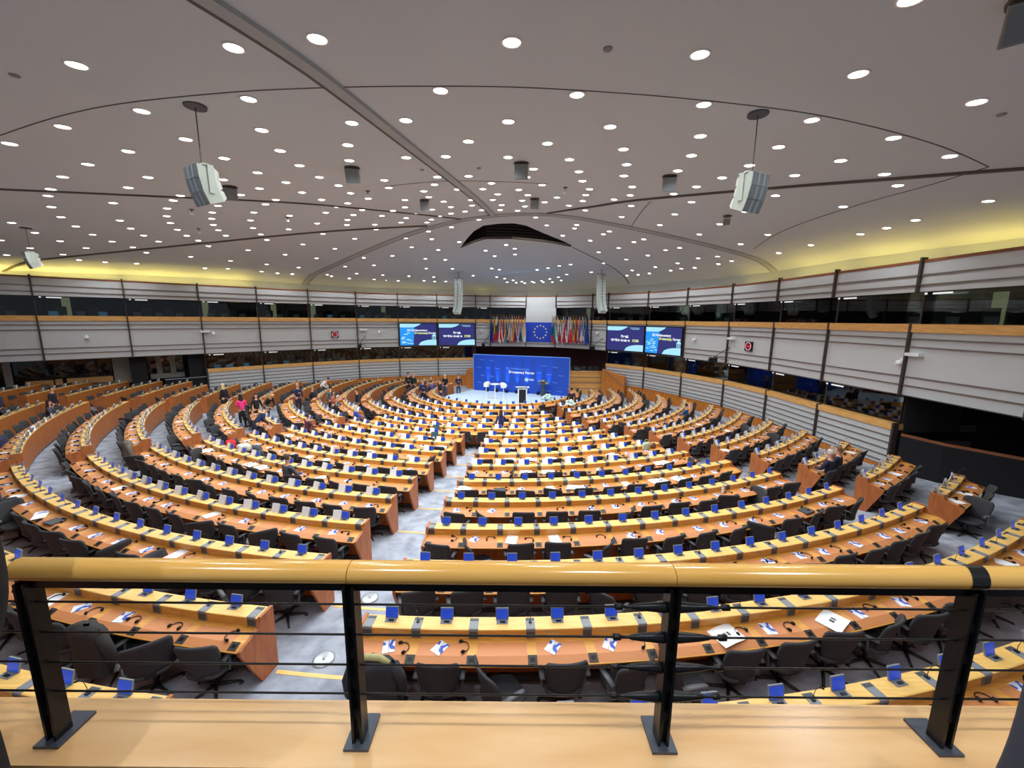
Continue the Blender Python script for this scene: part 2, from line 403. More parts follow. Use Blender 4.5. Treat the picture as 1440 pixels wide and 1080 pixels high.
# ------------------------------------------------------------------ gallery walls
# heights against the eye: top band 1.0..2.0, glass, middle band -2.45..-.05, glass, lower band -5.04..-3.5, wooden base
def quadbox(mb, k0, k1, z0, z1, d0, d1, m=0, t0=0, t1=1):
    """a box along bay k0-k1 between outward offsets d0 and d1"""
    a0, a1, b0, b1 = off(k0, d0), off(k0, d1), off(k1, d0), off(k1, d1)
    L = lambda p, q, t: (p[0] + (q[0] - p[0]) * t, p[1] + (q[1] - p[1]) * t)
    q = [L(a0, b0, t0), L(a0, b0, t1), L(a1, b1, t1), L(a1, b1, t0)]
    mb.add([(x, y, z0) for x, y in q] + [(x, y, z1) for x, y in q], [(0, 1, 2, 3)[::1], (7, 6, 5, 4), (0, 4, 5, 1), (1, 5, 6, 2), (2, 6, 7, 3), (3, 7, 4, 0)], m)
sides = {'right': range(0, NB0), 'back': range(NB0, NB1), 'left': range(NB1, len(P) - 1)}
walls = {}
for side, ks in sides.items():
    mb = MB(); slat = MB(); cap = MB(); tr = MB(); base = MB()
    for k in ks:
        lower = (NR <= k < NB0) or (NB1 <= k < 20)
        centre = k == 11
        quadbox(mb, k, k + 1, 1.0, 1.93, 0, .12, 1); quadbox(tr, k, k + 1, 1.93, 2.02, -.02, .2)
        quadbox(mb, k, k + 1, -2.45, -.32, 0, .12, 0)
        if not centre:
            quadbox(cap, k, k + 1, -.32, -.05, -.07, .3)
            for z in (1.52, 1.2): quadbox(slat, k, k + 1, z, z + .035, -.05, 0)
            for z in (-.55, -.82, -1.83, -2.12): quadbox(slat, k, k + 1, z, z + .035, -.05, 0)
        else:
            quadbox(mb, k, k + 1, -.32, 1.0, 0, .12, 0)
            quadbox(slat, k, k + 1, -2.2, -2.165, -.05, 0)
        quadbox(slat, k, k + 1, -2.47, -2.44, -.03, .12)
        if lower:
            quadbox(mb, k, k + 1, -5.04, -3.62, 0, .12, 0); quadbox(cap, k, k + 1, -3.72, -3.5, -.07, .3)
            for z in (-3.98, -4.22, -4.46, -4.7, -4.92): quadbox(slat, k, k + 1, z, z + .03, -.045, 0)
            quadbox(base, k, k + 1, -6.4, -5.04, .04, .14)
    o = struct('wall_' + side, mb, [M['panel'], M['panel2']]); walls[side] = o
    slat.build('slat', M['slat'], o); cap.build('wooden_ledge', M['cap'], o); tr.build('top_rail', M['trimred'], o)
    if base.v: base.build('wooden_base', M['base'], o)
for k in range(0, len(P) - 1):   # mullions at every seam
    side = 'right' if k < NB0 else 'back' if k < NB1 else 'left'
    if k in (10,): pass
    n = pn(k); t = (-n[1], n[0]); x, y = P[k]; mb = MB()
    def post(z0, z1, d0, d1, h=.035):
        q = [(x + n[0] * d + t[0] * s * h, y + n[1] * d + t[1] * s * h) for d, s in ((d0, -1), (d0, 1), (d1, 1), (d1, -1))]
        mb.add([(a, b, z0) for a, b in q] + [(a, b, z1) for a, b in q], [(0, 1, 2, 3), (7, 6, 5, 4), (0, 4, 5, 1), (1, 5, 6, 2), (2, 6, 7, 3), (3, 7, 4, 0)])
    post(.98, 2.1, -.1, .1)
    if k != 11 and k != 12: post(-2.5, -.03, -.1, .1); post(-.05, 1.0, .22, .28, .02)
    else: post(-2.5, -.3, -.06, .1)
    if (NR <= k <= NB0) or (NB1 <= k <= 20): post(-5.1, -3.46, -.1, .1); post(-3.5, -2.45, .22, .28, .02)
    mb.build('mullion', M['mull'], walls[side])
nw = 1
for k in range(0, len(P) - 1):
    for lvl, (z0, z1) in enumerate(((-.05, 1.0), (-3.5, -2.45))):
        if lvl == 0 and k == 11: continue
        if lvl == 1 and not ((NR <= k < NB0) or (NB1 <= k < 20)): continue
        mb = MB(); quadbox(mb, k, k + 1, z0, z1, .24, .25); struct('window_%d' % nw, mb, M['glass']); nw += 1
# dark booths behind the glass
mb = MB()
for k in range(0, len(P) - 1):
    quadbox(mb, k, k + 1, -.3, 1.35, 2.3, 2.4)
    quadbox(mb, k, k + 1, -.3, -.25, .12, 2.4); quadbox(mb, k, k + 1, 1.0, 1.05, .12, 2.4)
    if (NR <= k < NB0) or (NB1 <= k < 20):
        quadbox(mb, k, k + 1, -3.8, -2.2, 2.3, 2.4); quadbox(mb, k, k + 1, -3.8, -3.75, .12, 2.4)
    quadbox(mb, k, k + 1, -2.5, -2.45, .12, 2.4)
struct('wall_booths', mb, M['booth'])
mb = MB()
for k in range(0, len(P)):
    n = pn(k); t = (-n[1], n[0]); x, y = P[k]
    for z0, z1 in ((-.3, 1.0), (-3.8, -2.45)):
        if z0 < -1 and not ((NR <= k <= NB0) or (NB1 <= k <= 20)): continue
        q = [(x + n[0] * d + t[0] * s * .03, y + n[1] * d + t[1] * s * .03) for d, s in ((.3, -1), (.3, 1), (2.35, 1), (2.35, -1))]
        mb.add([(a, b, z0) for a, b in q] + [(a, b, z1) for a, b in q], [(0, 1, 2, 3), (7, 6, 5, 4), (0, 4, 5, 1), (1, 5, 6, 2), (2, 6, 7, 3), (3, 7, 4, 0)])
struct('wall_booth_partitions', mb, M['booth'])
# cove behind the top rail
mb = MB()
for k in range(0, len(P) - 1): quadbox(mb, k, k + 1, 1.9, 3.2, .7, .78); quadbox(mb, k, k + 1, 1.85, 1.9, .1, .75)
struct('trim_40', mb, M['ceil'])
for k in range(0, len(P) - 1):
    wt = {0: .9, 1: 1, 2: 1, 3: 1.05, 4: 1, 5: .55, 6: .12, 7: .1, 8: .1, 9: .1, 10: .1, 11: .12, 12: .12, 13: .12, 14: .16, 15: .25, 16: .25, 17: .2, 18: .4, 19: 1.3, 20: 1.5, 21: 1.6, 22: 1.6, 23: 1.6}[k]
    a, b = off(k, .32), off(k + 1, .32); n = outn(k)
    ld = bpy.data.lights.new('cove_lamp', 'AREA'); ld.shape = 'RECTANGLE'; ld.size = math.hypot(b[0] - a[0], b[1] - a[1]) * .92; ld.size_y = .08
    ld.energy = COVE_W * wt; ld.color = (1, .74, .17)
    o = obj('cove_lamp', ld, None, ((a[0] + b[0]) / 2, (a[1] + b[1]) / 2, 1.96))
    xa = Vector((b[0] - a[0], b[1] - a[1], 0)).normalized(); za = -Vector((-n[0] * .12, -n[1] * .12, 1)).normalized(); ya = za.cross(xa)
    o.matrix_world = Matrix.Translation(o.location) @ Matrix((xa, ya, za)).transposed().to_4x4()
    o['kind'] = 'structure'

# centre recess behind the rostrum: dark red curtain
mb = MB()
pl = [P[9], (8.6, 34.2), (6.6, 37.0), (1, 38.0), (-5, 37.8), (-5.6, 36.6), P[14]]
for a, b in zip(pl, pl[1:]): mb.add([(a[0], a[1], -6.3), (b[0], b[1], -6.3), (b[0], b[1], -2.3), (a[0], a[1], -2.3)], [(0, 1, 2, 3)])
struct('wall_rostrum_curtain', mb, M['maroon'])
# right recess past the end of the lower gallery
mb = MB()
pl = [off(3, .14), (15.9, 13.9), (19.0, 12.6), (19.0, 3.0), (14.4, 2.0)]
for a, b in zip(pl, pl[1:]): mb.add([(a[0], a[1], -6.3), (b[0], b[1], -6.3), (b[0], b[1], -2.4), (a[0], a[1], -2.4)], [(0, 1, 2, 3)])
mb.add([(13.2, 13.6, -2.44), (19.2, 13.9, -2.44), (19.2, 3, -2.44), (13.6, 3, -2.44)], [(0, 1, 2, 3)])
o = struct('wall_right_recess', mb, M['curtain'])
lw = MB(); cp = MB(); pl = [(13.45, 13.1), (13.75, 12.0), (14.7, 10.6), (15.6, 9.0), (16.1, 7.2)]
for a, b in zip(pl, pl[1:]):
    dx, dy = b[0] - a[0], b[1] - a[1]; L = math.hypot(dx, dy); nx, ny = -dy / L * .08, dx / L * .08
    for m_, z0, z1, e_ in ((lw, -5.3, -3.86, 0), (cp, -3.86, -3.78, .03)):
        q = [(a[0], a[1]), (b[0], b[1]), (b[0] + nx, b[1] + ny), (a[0] + nx, a[1] + ny)]
        m_.add([(x, y, z0) for x, y in q] + [(x, y, z1) for x, y in q], [(0, 1, 2, 3), (7, 6, 5, 4), (0, 4, 5, 1), (1, 5, 6, 2), (2, 6, 7, 3), (3, 7, 4, 0)])
o = struct('wall_entrance_parapet', lw, M['curtain']); cp.build('wooden_rail', M['trimred'], o)
# end return of the right lower gallery, and a pale lobby slab seen behind it
mb = MB(); mb.add([(13.4, 13.3, -5.3), (14.2, 13.75, -5.3), (14.2, 13.75, -3.5), (13.4, 13.3, -3.5)], [(0, 1, 2, 3)])
struct('wall_right_return', mb, M['panel'])
mb = MB(); mb.box(14.2, 16.6, 13.6, 13.75, -3.85, -3.6); mb.box(14.2, 16.6, 13.62, 13.75, -4.5, -4.2)
o = struct('trim_41', mb, M['slat'])
mb = MB(); mb.box(13.7, 14.25, 13.9, 13.96, -3.5, -2.45); struct('window_60', mb, plain('lobby_glass', srgb(96, 120, 104), .2))
# left recess: dark lobby behind the open arcade
mb = MB(); ks = range(20, len(P))
pl = [off(20, .14), off(20, 2.4)] + [off(k, 3.4) for k in range(21, len(P))]
for a, b in zip(pl, pl[1:]): mb.add([(a[0], a[1], -5.8), (b[0], b[1], -5.8), (b[0], b[1], -2.4), (a[0], a[1], -2.4)], [(0, 1, 2, 3)])
struct('wall_left_lobby', mb, M['void'])
mb = MB(); a0 = off(20, .14)
for a, b in zip([off(k, .1) for k in range(20, len(P))], [off(k, .1) for k in range(21, len(P))]): pass
fr = MB(); gl = MB(); wd = MB()
def lob(mb, k, t0, t1, z0, z1, d0, d1, m=0): quadbox(mb, k, k + 1, z0, z1, d0, d1, m, t0, t1)
lob(fr, 20, .3, .8, -4.1, -3.78, 1.8, 1.9); lob(fr, 20, .42, .5, -3.8, -2.45, 1.8, 1.9); lob(fr, 20, .62, .7, -3.8, -2.45, 1.85, 1.9)
lob(fr, 21, .02, .28, -4.2, -2.45, 1.6, 1.7); lob(fr, 21, .28, .9, -4.3, -4.05, 1.8, 1.9); lob(fr, 22, .05, .55, -4.6, -3.95, 1.6, 1.7)
lob(fr, 22, .42, .5, -4.0, -2.45, 1.65, 1.75); lob(fr, 22, .7, .9, -5.2, -2.45, 1.65, 1.75)
o = struct('wall_lobby_frames', fr, plain('lobby_grey', srgb(158, 156, 146), .6))
lob(wd, 21, .3, .85, -4.05, -3.7, 1.6, 1.8); lob(wd, 21, .9, .98, -4.05, -3.7, 1.6, 1.8); lob(wd, 22, .0, .3, -4.05, -3.72, 1.6, 1.8)
wd.build('wooden_parapet', M['cap'], o)
for k, t0, t1 in ((20, .0, .25), (20, .84, 1.0), (21, .0, .02)):
    mb = MB(); lob(mb, k, t0, max(t1, t0 + .06), -5.6, -2.45, .5, 1.0); o = struct('wall_column', mb, M['blackm'])
mb = MB(); lob(mb, 23, .0, .5, -5.6, -2.45, .4, 1.0); struct('wall_column', mb, M['blackm'])
for k, t0, t1 in ((21, .3, 1.0), (22, .0, .66), (20, .3, .82)):
    mb = MB(); lob(mb, k, t0, t1, -3.72, -2.47, 1.95, 1.97); struct('window_%d' % nw, mb, M['glass']); nw += 1
# low dark parapet closing the left arcade by the gallery end
mb = MB(); lob(mb, 20, 0, .62, -5.6, -4.05, .25, .33); o = struct('wall_left_parapet', mb, M['curtain'])
mb = MB(); lob(mb, 20, 0, .62, -4.05, -4.0, .22, .36); mb.build('metal_rail', M['consgrey'], o)

# ------------------------------------------------------------------ visitors' gallery in front of the eye
mb = MB(); mb.box(-3.2, 3.2, .82, 1.0, -1.2, -1.127)
mb.box(-3.2, 3.2, .84, .98, -3.0, -1.2, 1)
struct('trim_50', mb, [M['shelf'], M['panel']])
mb = MB(); mb.box(-3.2, 3.2, -1.5, .82, -1.75, -1.65); struct('floor_gallery', mb, M['blackm'])
railing = thing('gallery_railing', (0, .9, -1.127), 'wooden handrail on black steel posts along the front of the visitors gallery', 'railing')
mb = MB()
def oval(mb, x0, x1, m=0):
    k = 20; n = 20
    rows = [[(x0 + (x1 - x0) * i / k, .9 + .031 * cos(2 * pi * j / n), -.634 + .026 * sin(2 * pi * j / n)) for j in range(n + 1)] for i in range(k + 1)]
    mb.grid(rows, m)
    for x in (x0, x1): mb.add([(x, .9 + .031 * cos(2 * pi * j / n), -.634 + .026 * sin(2 * pi * j / n)) for j in range(n)], [tuple(range(n))], m)
for x0, x1 in ((-1.245, -.404), (-.4015, .4085), (.4105, 1.9)):
    mb = MB(); oval(mb, x0, x1); mb.build('handrail', M['rail'], railing, smooth=True)
mb = MB(); mb.box(-1.24, 1.9, .885, .915, -.676, -.656); mb.build('under_rail', M['black'], railing)
mb = MB(); k = 20
for rr in (1.05,):
    rows = [[(1.172 + .022 * s + .018 * cos(2 * pi * j / k), .9 + .031 * rr * cos(2 * pi * j / k), -.634 + .026 * rr * sin(2 * pi * j / k)) for j in range(k + 1)] for s in (-1, 1)]
    mb.grid(rows)
o = mb.build('black_tape', M['black'], railing); o['label'] = 'black tape wrapped around the handrail'
posts = (-1.217, -.402, .411, 1.165)
for px in posts:
    mb = MB()
    mb.box(px - .0145, px - .008, .872, .912, -1.12, -.66); mb.box(px + .008, px + .0145, .872, .912, -1.12, -.66)
    mb.box(px - .012, px + .012, .885, .895, -1.12, -.66)
    for z in (-.76, -.85, -.94, -1.03): mb.box(px - .008, px + .008, .876, .908, z - .012, z + .012)
    p = mb.build('post', M['black'], railing)
    mb = MB(); mb.box(px - .033, px + .033, .858, .955, -1.127, -1.119); mb.build('base_plate', M['plate'], p)
for z in (-.718, -.805, -.894, -.982):
    mb = MB(); mb.tube([(-2.2, .89, z), (1.95, .89, z)], .0028, 6); mb.build('cable', M['steel'], railing)
    for s in (-1, 1):
        mb = MB(); xs = [.411 + s * t for t in (.012, .02, .08, .1, .104, .125, .127, .145)]
        mb.tube([(x, .89, z) for x in xs], [.012, .014, .009, .006, .004, .004, .008, .008], 10)
        mb.build('turnbuckle', M['black'], railing, smooth=True)
# bay-window mirror slab of the balcony soffit below the shelf
DL = [(3.88,4.41),(-2.34,5.24),(-0.04,5.31),(-3.45,5.41),(2.31,5.51),(-5.75,5.75),(4.54,5.79),(-1.12,6.57),(0.96,6.69),(-4.18,6.81),(3.02,6.91),(6.69,6.28),(-6.2,7.17),(-1.95,7.72),(-0.11,7.78),(5.01,7.25),(-2.96,7.82),(-8.13,7.71),(-4.78,8.1),(1.78,7.97),(-6.53,8.48),(3.59,8.25),(6.81,7.68),(-0.95,8.85),(-9.96,8.4),(-3.52,9.01),(0.7,8.96),(5.3,8.54),(-8.23,9.05),(-5.12,9.29),(2.37,9.22),(3.93,9.4),(8.42,8.21),(-6.64,9.7),(-2.53,9.94),(-1.59,9.88),(-0.14,9.95),(1.32,10.09),(-9.85,9.76),(-3.93,10.1),(2.75,10.33),(6.91,8.97),(-5.28,10.4),(5.44,9.77),(-6.63,10.89),(0.51,10.96),(1.72,11.14),(4.11,10.59),(-11.34,10.56),(-9.5,10.91),(-5.32,11.5),(-2.14,11.76),(-1.26,11.7),(0.36,11.82),(2.97,11.36),(6.76,10.15),(8.32,9.47),(-7.89,11.39),(-3.7,12.0),(1.98,12.13),(5.37,10.86),(-6.46,11.9),(-5.2,12.44),(-2.39,12.64),(-0.67,12.55),(0.86,12.75),(9.19,10.05),(-12.73,11.49),(-10.8,11.72),(-7.55,12.42),(-3.85,12.9),(-1.79,13.34),(-0.98,13.31),(0.16,13.43),(2.37,13.1),(3.52,12.47),(5.17,11.87),(-6.63,13.09),(-5.24,13.43),(-2.9,13.48),(-0.54,14.09),(4.92,12.86),(-13.47,12.06),(-10.2,12.77),(-8.52,13.03),(-4.97,14.25),(-2.92,14.35),(0.48,14.26),(1.51,14.56),(2.4,13.94),(3.77,13.52),(7.45,11.9),(-10.83,13.25),(-7.9,13.84),(-6.51,14.12),(-3.83,14.69),(-2.55,15.17),(-1.53,15.01),(-0.75,15.04),(0.31,15.2),(1.15,15.47),(2.47,14.91),(3.44,14.3),(5.79,13.57),(11.72,10.31),(-14.66,13.17),(-12.66,13.15),(-10.09,14.18),(-8.55,14.34),(-6.49,15.24),(-5.9,14.8),(-2.44,16.16),(-1.6,16.0),(-0.46,16.03),(0.45,16.3),(2.11,15.86),(4.23,14.97),(9.6,12.13),(-11.8,14.14),(-5.81,15.94),(-4.75,16.36),(-4.15,15.88),(-3.23,16.5),(-1.31,16.99),(-0.55,17.03),(0.17,17.2),(2.84,16.48),(-10.91,15.01),(-9.63,15.37),(-8.74,16.16),(-7.26,16.03),(-6.44,16.67),(-4.08,17.15),(-2.62,17.39),(-2.0,17.13),(5.99,15.41),(7.75,13.9),(-15.73,14.38),(-12.66,15.11),(-11.59,15.88),(-7.0,17.44),(-5.44,17.13),(-4.61,17.77),(-3.63,18.31),(-3.19,17.83),(-1.58,18.82),(1.0,18.61),(4.4,16.85),(-17.84,14.67),(-14.57,15.29),(-13.38,16.1),(-10.5,16.5),(-8.41,17.69),(-5.03,18.5),(-3.93,18.8),(7.94,15.92),(12.08,12.45),(-16.65,15.68),(-15.34,16.51),(-12.23,16.81),(-11.22,17.76),(-7.39,18.31),(-6.24,18.59),(-2.99,19.92),(1.6,19.9),(2.95,19.92),(2.95,19.27),(6.14,17.32),(12.26,13.57),(-18.83,16.18),(-14.03,17.19),(-12.7,17.72),(-10.04,18.4),(-6.49,19.46),(-4.22,20.45),(4.57,19.63),(-17.46,17.05),(-15.97,17.74),(-14.54,18.29),(-13.11,18.73),(-11.64,18.95),(-9.09,19.63),(2.57,21.43),(4.44,20.3),(8.09,17.91),(10.15,16.42),(12.33,14.64),(-21.2,16.94),(-19.6,17.72),(-14.83,19.3),(-12.05,20.06),(-8.11,20.99),(-5.64,21.49),(-4.36,21.94),(4.08,21.79),(6.4,20.17),(-18.02,18.4),(-16.42,18.97),(-11.02,21.45),(-3.0,22.75),(-0.41,23.52),(6.16,20.95),(10.25,18.49),(-21.92,18.54),(-20.1,19.23),(-18.33,19.7),(-15.27,20.5),(-9.96,22.83),(-5.81,23.41),(0.09,24.3),(5.81,22.55),(8.46,20.8),(12.56,16.92),(-18.86,20.97),(-14.22,21.91),(-4.45,24.28),(-1.67,24.68),(5.02,24.0),(8.07,21.67),(12.58,18.97),(-24.25,19.5),(-22.27,20.16),(-17.86,22.56),(-13.14,23.5),(-12.0,24.86),(-9.3,25.37),(-7.47,25.22),(-1.18,25.98),(0.12,25.6),(7.7,23.35),(10.17,22.42),(10.74,21.44),(-23.01,21.56),(-22.55,22.46),(-16.8,24.18),(-5.67,26.29),(-4.45,26.72),(6.93,24.96),(-22.06,23.39),(-15.6,25.72),(-11.4,27.55),(-9.45,27.59),(3.21,28.26),(3.91,27.7),(5.93,26.58),(9.81,24.26),(13.22,22.21),(-20.36,25.95),(-19.71,26.73),(-14.36,27.18),(-6.22,29.11),(-4.39,29.4),(-1.54,29.41),(-1.0,29.79),(1.76,29.73),(2.5,29.09),(8.15,27.76),(9.1,26.0),(12.58,23.32),(-18.37,28.29),(-17.7,29.1),(-13.77,29.99),(-11.6,30.01),(-9.93,30.86),(4.09,30.89),(5.7,29.54),(11.52,27.24),(11.88,26.25),(12.2,25.28),(-16.92,29.71),(-8.13,31.6),(-6.29,32.12),(-3.13,31.8),(-1.3,32.36),(-0.68,32.94),(3.0,32.85),(3.59,31.99),(10.01,30.06),(10.59,29.11),(-15.89,32.18),(-13.94,32.62),(-12.12,33.47),(-11.23,33.95),(-10.3,34.42),(-0.5,34.41),(0.01,33.65),(0.27,34.91),(0.75,34.15),(1.62,34.15),(2.39,33.67),(2.65,34.85),(3.32,34.01),(3.97,33.23),(9.33,30.79),(-8.4,35.29),(-7.33,35.39),(-6.31,35.48),(1.03,35.35),(1.87,35.39)]

# ------------------------------------------------------------------ ceiling lamps
def proj(x, y, z):
    v = cam.matrix_world.inverted() @ Vector((x, y, z)); return 720 + 551.64 * v.x / -v.z, 540 - 551.64 * v.y / -v.z
bpy.context.view_layer.update()
mb = MB(); mb.lathe([(.108, -.012), (.125, -.014), (.13, -.004), (.13, .02), (.108, .02)], 20, cap=False); rim_me = mb.mesh('rim', [M['lamprim']], True)
mb = MB(); mb.lathe([(.001, -.024), (.05, -.02), (.09, -.01), (.108, .0)], 16, cap=False); lens_me = mb.mesh('lens', [M['lamp']], True)
sp = bpy.data.lights.new('downlight_lamp', 'SPOT'); sp.energy = LAMP_W; sp.spot_size = R(150); sp.spot_blend = .6; sp.shadow_soft_size = .1; sp.color = (.90, .96, 1)
sp2 = sp.copy(); sp2.energy = LAMP_W * 2.0; sp2.shadow_soft_size = .035
bands = {}
fixed = []
for x, y in DL:
    for _ in range(40):
        if wall_dist(x, y) > .75: break
        x += (.5 - x) * .02; y += (20 - y) * .02
    fixed.append((x, y))
DL = fixed
for x, y in DL: bands.setdefault(int(proj(x, y, ceil_z(x, y))[1] // 18), []).append((x, y))
for bi, b in enumerate(sorted(bands)):
    row = sorted(bands[b], key=lambda q: proj(q[0], q[1], ceil_z(*q))[0])
    for j, (x, y) in enumerate(row):
        z = ceil_z(x, y) - .004
        t = thing('ceiling_downlight', (x, y, z), 'round ceiling downlight, %s from the left in the %s lamp band from the top' % (ordn(j + 1), ordn(bi + 1)), 'ceiling light', 'downlights in the ceiling')
        e = .3; gx = (ceil_z(x + e, y) - ceil_z(x - e, y)) / (2 * e); gy = (ceil_z(x, y + e) - ceil_z(x, y - e)) / (2 * e)
        t.rotation_euler = (math.atan(gy), -math.atan(gx), 0)
        obj('rim', rim_me, t); obj('lens', lens_me, t); obj('lamp', sp, t, (0, 0, -.04))

for k, (x, y) in enumerate(((-3.4, 3.0), (-1.5, 3.1), (.4, 3.05), (2.2, 3.1), (-2.3, 1.45), (.1, 1.5), (2.4, 1.45), (-1.2, -.3), (.9, -.3), (-3.0, -.2), (3.0, -.2))):  # unseen lamps added to brighten rail and shelf; middle row set by shelf shadows
    t = thing('ceiling_downlight', (x, y, 3.0), 'unseen round ceiling downlight above the visitors gallery, %s of eleven' % ordn(k + 1), 'ceiling light', 'downlights in the ceiling')
    obj('rim', rim_me, t); obj('lens', lens_me, t); obj('lamp', sp2 if k > 3 else sp, t, (0, 0, -.04))

# ------------------------------------------------------------------ things hung from the ceiling
def cabinet_stack(name, x, y, ztop, zc, rz, label, n=3, w_=.42, h=.205, d=.34):
    t = thing(name, (x, y, zc), label, 'loudspeaker', None, rz)
    zr = ceil_z(x, y)
    mb = MB(); mb.tube([(0, .05, ztop - zc), (0, .05, zr - zc)], .009, 8); mb.lathe([(.16, zr - zc - .03), (.16, zr - zc)], 20, T=Matrix.Translation((0, .05, 0)))
    mb.build('hanging_rod', M['plate'], t, (0, 0, 0))
    z = ztop - zc - .04
    mb = MB(); mb.box(-.235, .235, -.04, .12, z + .0, z + .02); mb.box(-.235, -.22, .02, .1, z - .42, z + .02); mb.box(.22, .235, .02, .1, z - .42, z + .02)
    mb.build('bracket', M['spk'], t, (0, 0, 0))
    a = R(4); py, pz = -.12, z - .01
    for j in range(n):
        T = Matrix.Translation((0, py, pz)) @ Matrix.Rotation(a, 4, 'X')
        q = [(-.5, 0, 0), (.5, 0, 0), (.5, 0, -1), (-.5, 0, -1)]
        mb = MB()
        vs = [(-w_ / 2, 0, 0), (w_ / 2, 0, 0), (w_ / 2, 0, -h), (-w_ / 2, 0, -h), (-w_ / 2, d * .7, -.01), (w_ / 2, d * .7, -.01), (w_ / 2, d * .7, -h + .01), (-w_ / 2, d * .7, -h + .01),
              (-w_ / 3, d, -.05), (w_ / 3, d, -.05), (w_ / 3, d, -h + .05), (-w_ / 3, d, -h + .05)]
        mb.add([T @ Vector(v) for v in vs], [(0, 1, 2, 3)[::-1], (0, 4, 5, 1)[::-1], (3, 2, 6, 7)[::-1], (0, 3, 7, 4)[::-1], (1, 5, 6, 2)[::-1], (4, 8, 9, 5)[::-1], (7, 6, 10, 11)[::-1], (4, 7, 11, 8)[::-1], (5, 9, 10, 6)[::-1], (8, 11, 10, 9)[::-1]])
        c = mb.build('speaker_cabinet', M['spk'], t, (0, 0, 0))
        mb = MB(); mb.box(-w_ / 2 + .008, w_ / 2 - .008, -.012, -.002, -h + .006, -.006, 0, T)
        for xx in (-.06, .07): mb.box(xx - .018, xx + .018, -.018, -.012, -h + .006, -.006, 1, T)
        mb.build('grille', [M['grille'], plain('grille_light%d%s' % (j, name), srgb(158, 166, 170), .5)], c, (0, 0, 0))
        e = T @ Vector((0, 0, -h)); py, pz = e.y, e.z; a += R(9)
    return t
cabinet_stack('hanging_speaker_cluster', -5.21, 6.97, 2.47, 2.1, R(-28), 'white three box speaker cluster hanging on a rod at the left of the ceiling')
cabinet_stack('hanging_speaker_cluster', 4.05, 7.09, 2.47, 2.1, R(24), 'white three box speaker cluster hanging on a rod at the right of the ceiling')
cabinet_stack('hanging_speaker_cluster', -18.33, 15.41, 2.36, 2.1, R(-30), 'small white speaker cluster hanging at the far left near the yellow cove')
def line_array(x, y, z1, label, rz):
    zr = ceil_z(x, y); t = thing('line_array_speaker', (x, y, z1), label, 'loudspeaker', None, rz)
    mb = MB(); mb.tube([(0, 0, .02), (0, 0, zr - z1)], .02, 6); mb.box(-.26, .26, -.2, .2, 0, .04); mb.build('hanging_frame', M['plate'], t, (0, 0, 0))
    py, pz, a = 0, 0, 0; nb = 13; h = .205
    for j in range(nb):
        T = Matrix.Translation((0, py, pz)) @ Matrix.Rotation(a, 4, 'X'); mb = MB()
        mb.box(-.27, .27, -.2, .14, -h + .006, 0, 0, T); c = mb.build('speaker_cabinet', M['spk'], t, (0, 0, 0))
        mb = MB(); mb.box(-.25, .25, -.212, -.2, -h + .02, -.015, 0, T); mb.box(-.03, .03, -.222, -.212, -h + .02, -.015, 1, T); mb.build('grille', [cloth('array_grille', (188, 200, 200)), M['grille']], c, (0, 0, 0))
        e = T @ Vector((0, 0, -h)); py, pz = e.y, e.z; a += R(-.6 if j < 7 else -5.5) * -1 * -1
    return t
line_array(-4.11, 30.64, 2.96, 'tall white curved line array speaker hanging left of the flags', R(-20))
line_array(6.16, 28.25, 3.1, 'tall white curved line array speaker hanging right of the flags', R(20))
def small_speaker(x, y, s, rz, label, mat='spkd', drop=.2, tilt=-58):
    z = ceil_z(x, y); t = thing('ceiling_speaker', (x, y, z - drop), label, 'loudspeaker', 'tilted square speakers under the ceiling', rz)
    mb = MB(); mb.box(-.02, .02, -.02, .02, .02, drop); mb.lathe([(s * .55, drop - .03), (s * .55, drop)], 16); mb.build('mount', M['groove'], t, (0, 0, 0))
    T = Matrix.Rotation(R(tilt), 4, 'X'); mb = MB(); mb.box(-s / 2, s / 2, -s / 2, s / 2, -.06, .04, 0, T); mb.box(-s / 2 + .02, s / 2 - .02, -s / 2 + .02, s / 2 - .02, -.068, -.06, 1, T)
    mb.build('speaker_box', [M['spk'] if mat == 'spk' else M['spkd'], M['grille']], t, (0, 0, 0))
for a in ((-4.1, 10.7, .34, R(12), 'square grey ceiling speaker under the dome, left of the wide rib'), (.18, 10.44, .34, 0, 'square grey ceiling speaker under the dome, nearest the centre line'),
          (4.11, 11.11, .34, R(-14), 'square grey ceiling speaker under the dome, left of the right hanging cluster'), (-3.17, 14.82, .3, R(5), 'small square grey ceiling speaker left of the wide rib end'),
          (.75, 14.85, .3, 0, 'small square grey ceiling speaker just above the hub of the ribs'), (-8.21, 12.11, .34, R(30), 'square grey ceiling speaker just right of the left hanging cluster'),
          (4.95, 4.3, .34, R(-40), 'large grey ceiling speaker at the top right corner'), (7.57, 14.68, .26, R(-30), 'small white ceiling speaker below the right hanging cluster')):
    small_speaker(a[0], a[1], a[2], a[3], a[4], 'spk' if 'white' in a[4] else 'spkd')
def dome_cam(x, y, label):
    z = ceil_z(x, y); t = thing('ceiling_camera', (x, y, z), label, 'camera', 'small devices under the ceiling')
    mb = MB(); mb.lathe([(.001, -.2), (.05, -.19), (.07, -.15), (.06, -.11), (.02, -.1)], 12); mb.build('camera_dome', M['white'], t, (0, 0, 0), True)
    mb = MB(); mb.tube([(0, 0, -.1), (0, 0, 0)], .015, 6); mb.lathe([(.07, -.02), (.07, 0)], 12); mb.build('stem', M['groove'], t, (0, 0, 0))
